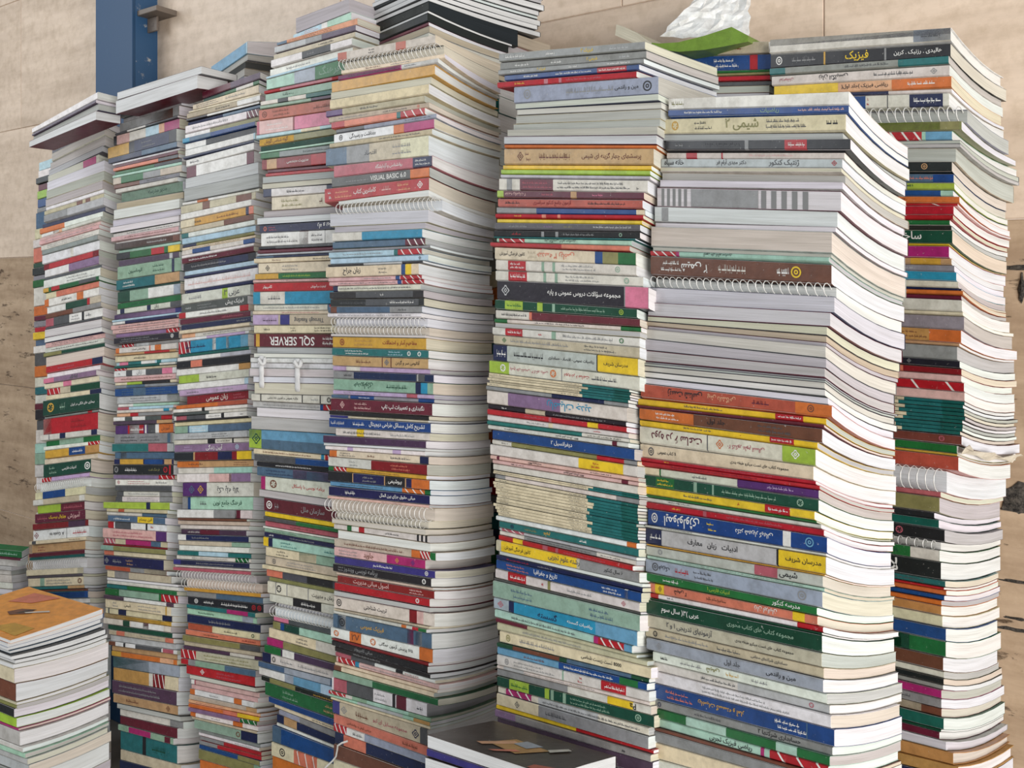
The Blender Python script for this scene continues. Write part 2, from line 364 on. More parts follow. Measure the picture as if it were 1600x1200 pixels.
def parse(line):
    """'bottom row | flags colour | marks' ; flags p = pages face out, c = coil bound, h = hard cover, k = booklet"""
    q = [t.strip() for t in line.split('|')]; y = float(q[0]); t = q[1].split(); fl = [x for x in t[:-1] if len(x) <= 2]; col = t[-1]; mk = []
    for m in (t for t in (q[2].split(';') if len(q) > 2 else []) if t.strip()):
        g = re.match(r'([a-zA-Z])([.\d]+)-([.\d]+)([a-z]*)(?::(.*))?$', m.strip()); mk.append((g[1], float(g[2]), float(g[3]), g[4], g[5]))
    return y, dict(fl=fl, col=col, marks=mk)
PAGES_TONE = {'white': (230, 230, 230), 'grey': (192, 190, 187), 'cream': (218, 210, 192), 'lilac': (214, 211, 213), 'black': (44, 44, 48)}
def make(b, spec, mbs):
    """put one book into the mesh collectors mbs = (cover, pages, bands, ink, coil)"""
    fl = spec['fl']; back = 'p' in fl; hard = 'h' in fl; coil = 'c' in fl
    rr = R.random(); jc = lambda c, j=5: lin([max(4, min(250, v+R.uniform(-j, j))) for v in c])
    tone = PAGES_TONE['black'] if 'x' in fl else PAGES_TONE['white'] if rr < .62 else PAGES_TONE['grey'] if rr < .8 else PAGES_TONE['cream']  # x: page edges coloured dark, standing in for the undersides of black covers
    if back:
        tone = PAGES_TONE.get(spec['col'], PAL.get(spec['col'], tone)); cc = PAL[R.choice(('grey', 'darkgrey', 'palegrey', 'offwhite', 'maroon', 'navy', 'palegrey', 'beige'))]
    else: cc = PAL[spec['col']]
    glossy = GLOSS if R.random() < .72 else MATTE
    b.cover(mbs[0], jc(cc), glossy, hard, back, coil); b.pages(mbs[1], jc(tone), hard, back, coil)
    if coil: b.coil(mbs[4], spec.get('wire', 'white'))
    mbs[2] is not None and b.marks(mbs[2], mbs[3])
# ---------------------------------------------------------------- the stacks, read off the photograph from the top down
# each entry: row of the book's lower edge at the near corner | flags and colour | prints on the spine (from the far end 0 to the near corner 1)
ST = {}
ST['big front stack'] = (Stack(.99, 52.6, 1291,
 '140:1045 177:1045 184:1032 216:1032 230:1043 260:1033 300:1029 330:1023 380:1018 440:1017 490:1013 560:1007 600:1005 640:1003 660:995 671:997 680:1000 695:998 720:1000 780:1001 840:1010 900:1010 960:1005 1020:1001 1060:1010 1090:1020 1130:1022 1200:1024',
 '140:1328 177:1325 190:1322 205:1314 217:1322 230:1334 241:1318 290:1318 330:1309 365:1305 395:1300 443:1296 463:1303 488:1302 510:1294 530:1291 600:1291 620:1292 640:1302 655:1292 690:1280 715:1274 740:1268 764:1283 775:1280 790:1277 805:1274 835:1288 850:1293 880:1291 910:1287 930:1287 955:1277 970:1279 985:1284 1030:1285 1050:1286 1075:1286 1095:1290 1115:1297 1150:1304 1175:1297 1200:1295',
 '140:1425 267:1419 400:1418 504:1414 560:1404 760:1400 885:1398 1000:1402 1140:1410',
 '140:14 177:7 216:3 237:-1 297:-5 363:-9 410:-12 443:-14 510:-16 532:-26 560:-31 597:-26 632:-33 662:-30 693:-37 727:-36 751:-37 798:-41 838:-45 865:-45 897:-48 918:-52 949:-56 977:-55 1017:-63 1061:-66 1100:-68 1167:-75 1240:-77',
 '140:92 235:76 400:71 450:60 560:58 640:55 700:43 780:35 865:20 985:7 1040:-8 1085:-18 1200:-25'), 140, '''
163|white|s.02-.1olive;b.1-.3offwhite
177|blue|s.1-.34white;t.5-.72sage:ریاضیات;s.74-.98pinkish
205|cream|o.09-.1gold;s.2-.32black;t.38-.6olive:شیمی ۲;s.62-.82darkgrey;s.9-.97black
217|p grey
236|black|s.05-.12grey;s.25-.45darkgrey;b.48-.5grey;b.69-.8red;s.7-.79white
248|offwhite|b.13-.2red;b.35-.36red;s.5-.75pinkish
264|palegrey|t.02-.15black:خانه سیاه;t.35-.52darkgrey:دکتر مهدی آرام فر;t.62-.82darkgrey:ژنتیک کنکور;o.96-.97red
271|p cream
285|p grey
297|p white
329|p white|i.02-.2grey;b.22-.6grey;i.6-.86grey
354|p white|b.05-.09grey
363|p white
396|p cream
402|p grey
411|mint|z.0-.17red;b.17-.19magenta;T.25-.6black:آزمون های کنکور سراسری;
443|brown|s.07-.2white;T.2-.36white:شیمی ۲;s.42-.58offwhite;o.83-.84yellow;s.73-.8white
462|c black
488|p lilac
510|p lilac
524|p cream
534|p beige
541|p grey
560|p offwhite
576|p grey
591|p grey
594|p grey
598|p grey
609|p offwhite
620|p white
632|p white
652|terracotta|T.17-.37black:زیست شناسی;T.4-.55peach:پیش دانشگاهی;s.62-.72maroon;b.84-1.orange;o.9-.92brown
663|yellow|s.28-.5darkgrey;s.6-.62red;b.77-.9red;s.78-.89white
668|maroon|s.2-.4mauve
691|brown|b.0-.34orange;s.1-.25white;t.42-.52black:جلد اول;s.68-.86darkgrey
701|yellow|s.27-.45darkgrey;s.6-.62red;b.77-.89red;s.78-.88white
727|offwhite|T.08-.4maroon:دوره در ۶ ساعت;b.43-.436darkgrey;o.5-.51orange;T.55-.75rose:۲۰ کنکور علوم انسانی;b.84-1.lime;o.9-.91white
751|cream|o.07-.08darkgrey;t.12-.24black:۱۱ کتاب عمومی;t.57-.88black:مجموعه کتاب های تست میکرو طبقه بندی
758|red|s.15-.2yellow;s.5-.8rose
765|red|s.2-.7maroon
779|offwhite|b.0-.12cream;b.12-.13green;s.32-.42darkgrey;b.59-1.purple;s.74-.88lilac
799|darkgreen|b.1-.22green;s.11-.21yellow;b.34-.36sage;b.45-.46sage;s.5-.8sage;o.91-.92sage
814|yellow|s.27-.45darkgrey;s.59-.61red;b.75-.88red;s.76-.87white
818|green
826|offwhite|s.15-.3darkgrey
838|red|b.16-.23red;s.16-.23yellow;b.37-.39rose;s.5-.8rose
865|blue|o.04-.05white;T.1-.34white:ایمونولوژی;s.37-.43yellow;T.54-.74white:دکتر شهریار کیهانی;b.79-.83white;o.91-.93sky
869|offwhite|s.1-.3black
897|palegrey|b.0-.105navy;s.01-.1white;t.27-.56black:ادبیات   زبان   معارف;b.765-.775black;b.775-1.yellow;t.81-.98black:مدرسان شریف
900|gold
918|palegrey|o.09-.1grey;b.66-.78rose;t.79-.88black:شیمی
924|mint|s.2-.9grey
949|silver|o.06-.07darkgrey;T.09-.16black:فیزیک;s.18-.28red;s.3-.43darkgrey;o.9-.91grey
962|green|s.13-.24white;t.42-.55lime:ادبیات فارسی ۱;t.77-.93white:مدرسه کنکور
978|salmon|b.07-.13yellow;o.1-.11brown;T.2-.28black:شیمی ۲;s.4-.52brown;T.68-.8white:زبان ایرانیان;b.88-.94yellow
988|white|b.0-.1red;s.15-.2darkgrey;b.88-1.red
992|darkgreen
1020|darkgreen|t.14-.37white:عربی (۳) سال سوم;t.53-.87sage:مجموعه کتاب های کتاب محوری
1043|beige|t.16-.44darkgrey:آزمونهای تدریجی ۱ و ۲;t.57-.87black:مجموعه کتاب های تست میکرو طبقه بندی
1061|beige|o.06-.07black;s.12-.4grey;s.45-.58darkgrey;t.64-.83darkgrey:حسابداری شرکتهای سهامی
1083|silver|o.08-.09grey;t.49-.58darkgrey:جلد اول;t.72-.87black:مین و راندمی
1101|white|s.05-.1black;s.18-.32grey;T.35-.43olive:شیمی;s.46-.54gold;s.6-.7grey
1117|offwhite|s.3-.52darkgrey;b.53-1.palegrey;o.91-.92rose
1139|white|s.3-.8grey
1167|blue|s.07-.25salmon;T.28-.55gold:ریاضیات گسسته و آمار;s.71-.87white;b.87-.875steel
1181|grey|o.03-.04navy;s.25-.42darkgrey;t.63-.85black:حسابداری شرکتها ۲
1197|mint|b.0-.2green;b.45-.73green;b.84-1.green
1212|mint|t.3-.65black:ریاضی فیزیک تجربی;b.65-.67magenta;z.7-1.red
1218|brown
1236|grey
1262|cream
1290|offwhite
''')
ST['stack by the cracked wall'] = (Stack(1.18, 50, 1490,
 '45:1205 86:1205 115:1206 155:1212 200:1214 300:1212 400:1206 500:1214 600:1214 700:1208 800:1190 900:1188 1000:1190 1190:1205',
 '45:1492 75:1483 110:1484 130:1489 155:1485 168:1488 175:1508 186:1508 197:1500 210:1486 224:1502 232:1494 245:1491 262:1490 291:1491 300:1488 312:1501 326:1491 350:1485 370:1487 392:1484 430:1492 445:1498 457:1504 478:1503 513:1509 525:1501 557:1496 580:1501 605:1505 650:1508 687:1500 702:1495 722:1500 738:1482 750:1475 768:1469 790:1470 805:1462 818:1465 835:1474 852:1464 870:1468 895:1470 915:1479 930:1474 945:1469 972:1474 990:1479 1038:1476 1068:1474 1100:1471 1135:1474 1152:1469 1165:1478 1197:1495',
 '43:1576 90:1568 140:1571 168:1572 190:1592 225:1590 260:1576 316:1580 381:1571 430:1570 480:1580 513:1589 560:1589 620:1588 690:1592 733:1580 768:1570 850:1565 950:1562 1050:1565 1100:1570 1150:1575 1190:1583',
 '43:18 86:20 117:15 143:10 185:6 218:4 251:1 300:0 381:-2 439:-10 486:-12 535:-19 612:-24 680:-28 709:-33 800:-37 845:-41 906:-48 981:-58 1048:-66 1091:-68 1197:-72',
 '43:78 86:71 143:60 224:60 251:65 316:55 381:48 454:36 513:32 563:20 612:18 680:13 733:9 800:4 845:-6 906:-14 981:-15 1048:-15 1091:-22 1197:-34', bow=.2), 43, '''
65|h white|b.0-1.offwhite;B.0-1.navy;b.82-1.silver;s.85-.95darkgrey
87|black|o.05-.06white;s.12-.28grey;b.33-.34gold;t.44-.6yellow:فیزیک;b.67-.68grey;t.72-.96white:هالیدی . رزنیک . کرین
100|grey|b.0-.1teal;s.45-.7darkgrey;b.75-1.teal
118|offwhite|T.05-.14rose:تیزهوشان;T.3-.47black:زبان انگلیسی;s.6-.82darkgrey;o.92-.93grey
137|peach|b.0-.4yellow;t.42-.68black:ریاضی فیزیک (جلد اول);b.7-1.orange;s.78-.92white
144|offwhite|b.4-.68navy
166|offwhite|b.48-.56blue;s.56-.58red;b.68-.685darkgrey;b.8-.97navy;s.81-.96white
187|c silver
203|olive|b.0-.99olive;b.1-.9lime
218|mint|b.62-.66magenta;z.66-.85red;b.87-1.sky
224|p grey
230|p grey
252|p grey
269|black|s.45-.6tan;o.86-.87tan
284|blue|b.4-.9steel;s.5-.9salmon
295|lime|s.5-.8darkgreen
305|blue|b.94-1.mint
316|orange|s.45-.75brown
320|pinkish|z.2-1.red
335|red|t.55-.8white:دین و زندگی
343|red
351|offwhite|b.68-1.green;s.5-.55grey
359|black|b.4-.6red;s.42-.58rose
381|darkgreen|t.35-.86white:ساختار تئوری حسابداری
383|yellow
402|magenta|T.35-.85black:خانواده امیرسالاری
413|tan|s.35-.7darkgrey;b.8-.95gold
424|grey|s.4-.8palegrey
439|cyan|t.3-.62white:کانون فرهنگی آموزش;b.7-.73steel
450|offwhite
454|navy
461|orange|s.5-.7yellow
468|maroon
487|offwhite|t.38-.72black:مجموعه کتاب های تست میکرو
493|cream|b.5-.506grey
515|grey|b.3-.5grey;s.3-.5red;t.52-.72black:دیفرانسیل
536|orange|T.2-.4darkgrey:کانون;b.65-.85ochre;s.66-.84brown
541|tan
563|grey|b.35-.4darkgrey;b.47-.52darkgrey;b.58-.64darkgrey
575|black|o.75-.76grey
586|darkred|b.7-.72salmon
597|pinkish
612|white|b.2-.42grey;b.44-.48magenta;z.5-1.red
627|pinkish|s.3-.5red
633|k teal
639|k teal
645|k teal
651|k teal
657|k teal
662|k teal
668|k teal
674|k teal
680|k teal
695|brown|b.2-.44grey;b.44-.6darkgrey;o.9-.92rose
709|green|t.3-.74white:مجموعه آزمون های حضوری
713|gold
735|terracotta
768|c pinkish
777|rose
801|olive|t.3-.7black:کریم کریمی
811|black|b.35-.65red;s.36-.64maroon
826|darkteal|s.6-.7red
846|black|t.3-.58white:فیزیک;o.78-.79rose
859|c black
878|green|s.4-.8darkgreen;b.86-1.offwhite
907|black|s.45-.5grey;t.72-.82white:لا
918|teal|s.3-.9darkgrey
922|red
930|orange
938|blue
946|orange
962|ochre
981|cream|t.5-.75darkgrey:8000 تست
1002|blue|s.2-.5sky
1027|green|t.3-.5black:فیزیک;b.68-.83darkgreen;b.72-.79green
1049|brown|o.7-.72peach
1060|offwhite|b.2-.6palegrey;o.45-.46grey
1070|black
1078|grey
1092|magenta|o.3-.31pink
1107|grey|s.6-.85darkgrey
1121|pinkish|b.0-1.brown;b.0-.9beige
1140|darkteal
1144|darkgreen
1157|maroon|b.0-.4darkgrey
1174|p lilac
1197|h ochre
1216|h ochre
1240|navy
''')
ST['sixth stack of the row'] = (Stack(1.20, 45, 1000,
 '64:780 95:780 101:787 109:787 112:777 121:777 124:803 146:803 170:807 215:789 250:789 290:780 320:777 345:775 371:771 380:778 390:766 410:774 450:774 475:779 500:774 530:772 580:770 606:764 625:762 650:762 690:759 700:768 740:768 780:773 830:775 870:780 900:778 940:774 970:771 990:768 1010:774 1040:779 1100:775 1160:775',
 '64:1011 91:1009 100:1004 109:1000 112:993 121:993 124:1029 146:1029 160:1033 200:1031 226:1026 232:1024 260:1020 290:1010 320:1005 340:1007 349:1002 370:998 376:986 393:986 400:990 425:995 440:1003 465:1014 484:1012 487:994 497:994 505:1000 560:998 600:998 608:985 628:983 662:979 680:980 700:984 715:992 745:996 780:998 830:996 855:998 870:996 890:991 905:1003 935:1004 950:1001 975:1000 996:997 1018:987 1030:1000 1040:1017 1055:1017 1075:1012 1100:1015 1130:1018 1150:1012 1180:1020',
 '64:1122 160:1135 250:1120 500:1105 1180:1110',
 '64:19 91:18 146:15 168:11 226:0 260:-1 326:-3 371:-2 393:-8 447:-10 483:-15 511:-13 541:-19 560:-23 610:-27 660:-29 699:-29 720:-34 759:-36 789:-42 849:-44 893:-50 941:-54 987:-55 1009:-59 1061:-58 1095:-58 1137:-66 1172:-71',
 '64:42 250:50 400:40 550:20 700:5 850:-8 1000:-20 1180:-35'), 64, '''
78|grey|s.05-.2white;s.35-.42white;t.6-.68yellow:فیزیک ۳;s.77-.9palegrey
91|grey|s.1-.22white;s.38-.46white;t.63-.7yellow:شیمی ۲;s.82-.9palegrey
100|grey|s.08-.2white;t.3-.36yellow:فیزیک ۲;s.52-.58white;s.76-.92white
110|blue|s.15-.28white;s.4-.68white;b.72-.92red;s.73-.91white
121|red|s.14-.22yellow;b.37-.4rose;b.48-.5rose;s.53-.78rose
147|silver|o.1-.11grey;s.38-.72grey;t.73-.88black:مین و راندمی;o.93-.94black
158|p offwhite
169|p offwhite
185|p grey
198|p grey
211|p grey
226|p lilac
232|orange
258|tan|o.12-.13brown;s.15-.2brown;s.26-.48brown;t.56-.93brown:پرسشهای چهار گزینه ای شیمی
266|yellow
274|lime
280|palegrey
300|offwhite|b.06-.1grey;b.16-.4maroon;s.17-.39rose;s.42-.9darkgrey;s.93-.95black
312|maroon|b.0-.05lime;T.06-.22pinkish:هندسه ریاضیات ۲;s.33-.42rose;b.54-.58tan;s.68-.75pink
326|terracotta|s.05-.17black;t.22-.6darkred:آزمون جامع کنکور سراسری;s.66-.9black
336|steel|b.0-.3grey;b.3-.95blue;b.95-1.cream
343|red|s.13-.2yellow;b.35-.38salmon;b.46-.48salmon
350|yellow
361|darkgrey|s.1-.25grey;s.36-.44mauve;s.5-.57olive;s.7-.95palegrey
372|black|s.13-.21red;b.36-.38grey;b.46-.48grey;s.5-.72grey;o.88-.89sage
375|teal
384|mint|z.02-.23red;T.33-.68black:زبان انگلیسی کنکور سراسری
393|red|b.55-1.salmon
414|cream|t.04-.24black:کانون فرهنگی آموزش;s.26-.33beige;T.33-.6salmon:هندسه ۳ ریاضی;b.74-.79blue;b.79-.89olive;b.89-1.green
431|offwhite|b.1-.24red;s.11-.23white;b.36-.38sage;b.44-.46sage;s.5-.74grey;o.88-.89sage
448|offwhite|b.1-.24red;s.11-.23white;b.36-.38sage;b.44-.46sage;s.5-.74grey;o.9-.91sage
483|black|o.06-.07palegrey;t.37-.84white:مجموعه سؤالات دروس عمومی و پایه;b.862-.868grey;b.868-1.pink
497|darkgreen|b.08-.22lime;s.09-.21green;b.33-.37lime;b.44-.46sage;s.5-.8sage;o.9-.91lime
510|maroon|b.0-.26offwhite;s.03-.24black;b.26-.28salmon
518|offwhite|b.0-.1green;s.3-.65black;b.88-1.green
527|p grey
542|offwhite|b.1-.23red;s.11-.22white;s.33-.37red;b.44-.47sage;s.5-.84grey;o.89-.9green
560|beige|o.08-.09green;s.13-.55grey;s.65-.86darkgrey
588|palegrey|b.0-.11navy;s.02-.1white;s.15-.38black;t.42-.73black:ریاضیات عمومی - اقتصاد - حسابداری;b.745-.752black;b.752-1.yellow;t.79-.94black:مدرسان شریف
609|offwhite|b.0-.15lime;o.1-.11white;T.16-.43rose:پاسخ های تشریحی ۳۰ کنکور ریاضی;o.46-.47orange;b.52-.525grey;T.54-.7red:دوره در ۶ ساعت;s.71-.87darkgrey
613|k teal
617|k teal
621|k teal
625|k teal
630|k teal
637|grey|b.5-.85navy
659|offwhite|b.17-.56mauve;T.4-.84cyan:ریاضیات جدید
667|black|s.1-.15white;b.3-.45beige;s.5-.85grey
676|red|b.48-.5rose;s.3-.45rose;b.75-.82yellow
685|offwhite|s.3-.45grey;b.47-.5cream;s.77-.83red
692|teal|b.7-1.offwhite;s.73-.95black
700|offwhite|s.12-.24black;T.45-.75black:تشریح کامل مسائل 8051;b.9-.93maroon
720|blue|t.45-.6white:دیفرانسیل ۲
728|gold|b.0-.15offwhite;s.06-.12darkgrey;b.15-.75olive;b.75-.92red;b.92-1.grey
746|offwhite|b.64-.92yellow;s.72-.78red
753|pinkish|b.05-.07maroon;T.2-.47black:8051 ریزپردازنده;s.7-.84black
760|pinkish|s.13-.24black;T.45-.74black:تشریح کامل مسائل 8051;b.9-.94maroon
773|cream|b.0-1.offwhite
776|k teal
780|k teal
789|offwhite|b.0-.08grey;b.86-1.grey
794|k teal
799|k teal
804|k teal
809|k teal
814|k teal
819|k teal
824|k teal
829|k teal
834|k teal
839|k teal
844|k teal
849|k teal
858|white|b.94-1.orange
871|teal|o.1-.11navy;s.2-.3olive;T.32-.43gold:علوم;s.6-.66white
876|palegrey|z.02-.2rose
884|grey|b.0-.2offwhite;s.22-.7darkgrey;b.74-1.offwhite;s.75-.9darkgrey
893|red|b.12-.2yellow;b.36-.4rose;b.46-.48rose;s.52-.82rose
912|beige|b.04-.6yellow;t.07-.27black:کانون فرهنگی آموزش;t.4-.62darkgrey:رشته علوم تجربی;b.62-1.grey;t.78-.9black:۶ سال کنکور
918|p white
926|navy|s.08-.25red;s.3-.42grey
942|navy|b.0-1.blue;s.07-.25salmon;t.29-.46white:تاریخ و جغرافیا;s.75-.88white;b.9-.92white
957|offwhite|b.1-.24red;s.11-.23white;s.35-.37red;b.4-.42olive;s.52-.7grey;o.9-.91rose
961|darkgrey
987|sage|s.14-.3steel;s.68-.84steel
1010|silver|o.05-.06rose;b.12-.16navy;b.16-.74cyan;t.34-.48navy:گسسته;t.55-.72white:ریاضیات گسسته;b.74-1.sky
1023|mint|s.12-.62darkgrey;b.75-.78magenta;z.78-.95red;b.95-1.sky
1030|beige|b.0-.25maroon
1043|beige|s.18-.6grey
1061|cream|o.06-.07olive;s.15-.4grey;t.58-.83black:8000 تست زیست شناسی
1068|darkgreen|b.12-.45brown;b.5-.9steel
1080|blue|b.0-.45sky;s.2-.35brown;s.48-.8white;b.84-.95green
1097|offwhite|o.07-.08grey;s.12-.42grey;b.47-.48sage;s.57-.6red;b.72-.87red;s.73-.86white
1104|offwhite|b.05-.2palegrey;s.2-.68grey
1118|offwhite|b.0-.5grey;b.75-.9yellow;T.86-.94black:Pa
1138|darkgreen|b.09-.23lime;s.1-.22green;b.34-.37lime;b.38-.4sage;b.46-.48sage;s.5-.75sage;o.91-.92sage
1150|offwhite|z.06-.25magenta;b.3-.7palegrey;s.32-.95darkgrey
1172|grey|b.0-.31cream;o.15-.16darkgrey;s.36-.5darkgrey
1179|red|b.0-.55yellow
1191|grey|b.0-.15mauve;s.82-.86black
1215|plum
1240|navy
''')
ST['fifth stack of the row'] = (Stack(1.49, 38.7, 672,
 '56:527 68:527 80:533 88:532 99:522 110:516 117:516 140:517 153:509 165:515 180:525 192:520 200:520 212:510 243:508 250:523 268:520 286:508 300:530 315:527 337:516 352:521 377:520 391:515 420:511 435:514 448:519 460:514 475:515 485:513 515:516 536:520 568:519 600:520 622:522 640:517 670:515 683:525 695:506 707:506 720:515 758:514 782:515 805:511 820:519 842:519 856:528 870:522 898:523 910:520 928:529 943:524 968:523 1005:520 1026:517 1044:520 1058:524 1090:523 1105:520 1128:515 1150:520 1175:522 1200:522',
 '56:679 68:680 75:686 84:690 88:696 94:685 107:681 125:673 140:669 153:663 163:668 172:664 180:680 192:677 207:673 228:669 250:676 268:672 286:670 300:669 310:682 323:682 337:669 352:665 364:661 377:664 384:671 391:660 402:667 420:656 432:658 439:663 448:656 460:663 480:660 510:660 536:666 553:669 570:667 580:671 590:677 607:676 622:680 640:676 655:668 670:674 683:673 695:668 707:661 720:669 747:669 758:674 782:672 800:672 820:661 842:672 856:671 870:679 883:667 898:682 910:673 928:679 943:668 968:678 984:667 1005:674 1026:676 1044:666 1058:674 1075:687 1087:678 1097:685 1112:668 1128:675 1150:668 1200:670',
 '56:783 240:783 330:775 400:771 500:775 700:770 900:775 1000:780 1200:780',
 '56:28 117:27 146:25 200:24 243:17 296:19 323:7 386:7 428:5 478:1 546:-4 597:-7 649:-9 701:-9 743:-15 788:-15 826:-17 848:-22 890:-23 949:-27 979:-29 1014:-35 1051:-44 1121:-44 1165:-52 1210:-55',
 '56:47 88:57 146:54 200:38 296:42 357:23 428:18 495:12 546:6 597:1 701:-3 788:-6 848:-12 935:-11 979:-17 1051:-22 1101:-27 1134:-34 1200:-40'), 53, '''
67|offwhite|b.0-.1terracotta;s.32-.4black;b.62-.72terracotta
82|c darkgrey
89|cream|s.25-.4brown;s.5-.7grey
99|offwhite|b.0-.66magenta;b.0-.65mauve;s.1-.6plum;s.68-.8darkgrey
118|h gold
130|p cream
147|cream
158|beige|b.0-.18purple;s.35-.55darkgrey
167|beige|s.1-.4grey;s.55-.8darkgrey;o.9-.91salmon
177|salmon|b.0-.15red;b.72-.76teal;z.76-1.red
184|silver|b.0-.3darkgrey;s.7-.95darkgrey
200|white|o.07-.08black;t.17-.44black:بهداشت و رسیدگی;b.62-.72orange;b.72-1.magenta
210|beige|s.5-.9darkgrey
243|cream|b.0-.22steel;b.22-.45grey;b.45-.75beige;t.4-.52darkgrey:اقتصاد;s.66-.85grey
260|rose|t.45-.72white:روانشناسی و آزمایشگاه;b.82-1.navy;s.83-.98white
276|darkgrey|s.15-.4grey;t.42-.78white:VISUAL BASIC 6.0;b.82-1.orange
297|red|s.03-.07white;s.1-.28peach;t.3-.52white:کاملترین کتاب;s.56-.66pinkish;s.72-.84peach;o.92-.93white
307|p white
326|c offwhite
347|p lilac
357|p grey
371|sky|b.0-.35offwhite;b.35-1.cyan
382|olive|b.0-.8steel;z.8-1.maroon
387|grey
397|paleblue|s.15-.6grey;b.72-.76teal;z.76-1.red
407|paleblue|o.92-.93darkgrey
411|black|b.4-.8palegrey
429|cream|t.2-.4black:زبان جراح;s.58-.68darkgrey;b.83-.87blue;b.87-.93yellow
436|pinkish|s.4-.7grey;b.74-.78blue;z.79-1.red
443|pinkish|s.1-.72darkgrey;b.74-.78blue;z.79-1.red
453|offwhite|b.0-.06navy;s.06-.9darkgrey
465|black|b.3-.9darkgrey;s.55-.6white
478|black|s.1-.4darkgrey;b.4-.95darkgrey;s.65-.9white
489|steel|b.03-.1brown;b.68-1.grey;s.75-.85black
496|white|s.1-.9darkgrey
510|c palegrey
524|c grey
528|p offwhite
547|gold|o.1-.12darkred;s.24-.45ochre;t.56-.91darkred:مفاهیم آمار و احتمالات
560|teal|s.14-.4white;s.6-.75paleblue;o.81-.82white;o.91-.92white
577|tan|s.25-.42brown;b.54-.55brown;o.58-.6steel;b.63-.64brown;t.68-.92black:آناتومی سر و گردن
585|lilac|b.15-.3offwhite
598|navy|b.0-.22grey;s.1-.2black;b.84-.92darkgrey;b.85-.86white
617|sage|T.22-.42darkgreen:هیدرولوژی;s.55-.76darkgreen;b.84-.89navy;b.89-.95cyan
624|lilac|s.1-.5grey;b.75-.85rose
630|grey|b.0-.18steel;b.2-.44blue;s.27-.4white;b.86-1.blue
650|maroon|o.12-.13pinkish;s.25-.42pinkish;t.53-.93white:نگهداری و تعمیرات لپ تاپ
657|black
661|beige|b.0-.2indigo;s.5-.7black
677|blue|t.02-.16white:انتشارات آشینا;s.24-.37white;t.42-.95white:تشریح کامل مسائل طراحی دیجیتال
689|offwhite|s.08-.5darkgrey;b.24-.32yellow;s.6-.85grey
701|plum
705|p white
713|white|b.24-.3lilac;b.7-.78lilac
726|cream|b.0-.08orange;s.1-.28darkgrey;s.4-.48brown;s.62-.83darkgrey;b.92-1.navy
743|offwhite|s.22-.32grey;b.46-1.darkred;s.65-.84salmon
750|gold|b.0-.06green;z.06-.2red;s.35-.75brown
766|navy|b.0-.26black;b.26-.27tan;s.35-.5grey;b.58-.59tan;b.59-.78black;t.62-.75white:بیوشیمی;b.78-.79tan;b.84-1.orange
774|sky|s.1-.55darkgrey;z.74-.95orange;b.95-1.green
789|navy|s.17-.28white;t.53-.87white:مبانی حقوق جزای بین الملل
794|pinkish|s.55-.75grey
814|c cream
827|c navy
837|p cream
849|offwhite|b.15-.2green;b.2-.28white;b.28-.34red;s.56-.7black;b.88-.9black;b.92-.94black;b.96-.98black
863|p white
876|beige|s.1-.7brown;b.78-.86orange;z.86-.95red;b.95-1.green
891|pinkish|s.05-.27grey;t.34-.46brown:جاوید;b.6-1.magenta;o.7-.72gold;o.87-.88indigo
904|indigo|s.4-.6white;o.92-.93white
918|black|s.05-.12grey;t.12-.48grey:برنامه نویسی ویندوز;o.93-.94white
923|h beige
936|darkred|t.08-.65pinkish:اصول مبانی مدیریت;s.75-.9pinkish
949|red|o.88-.89white
958|p grey
979|offwhite|o.05-.06black;t.32-.55black:تربیت شناختی;b.77-.84darkred;b.84-.9pinkish
983|beige|s.1-.9grey
989|offwhite|s.35-.45black;b.75-.8orange;b.86-.92red;b.92-1.green
1015|silver|b.0-1.steel;b.05-.14palegrey;o.09-.11black;t.3-.54gold:فیزیک عمومی;b.77-.83magenta;b.85-.91palegrey
1036|white|o.05-.07orange;b.2-.32orange;t.22-.3brown:۲۷;o.43-.45orange;t.5-.82black:۱۷۵ پرسش آزمون همگانی;b.88-1.orange
1041|darkred
1053|brown|b.0-1.black;t.1-.6grey:مبانی کامپیوتر
1062|black|s.2-.5grey
1069|white|b.0-.17rose;b.17-.42darkgrey;b.63-.7black;s.72-.85red
1078|pinkish|z.02-.2red;b.2-.24cyan;s.25-.9grey
1083|cream
1091|cream|b.0-.08brown
1102|green|b.0-.4sage
1122|white|b.02-.17rose;b.17-.46darkgrey;s.47-.6grey;b.66-.69black;b.7-.8maroon;s.9-.96darkgrey
1129|sage|z.0-.18red;b.18-.25offwhite;b.4-.8mint
1135|mint|b.3-.75palegrey;b.85-1.ochre
1140|cream
1166|beige|b.0-.08indigo;o.12-.14grey;s.26-.4brown;t.45-.8rose:مجموعه مسایل آی کیو;o.87-.9navy;b.93-1.darkgrey
1182|salmon|t.15-.42brown:بررسی کیفی و روانشناسی;s.74-.9brown
1196|silver|z.0-.15red;b.15-.35white;s.2-.33darkgrey
1216|navy|b.1-.35salmon
1240|brown
1260|cream
''')
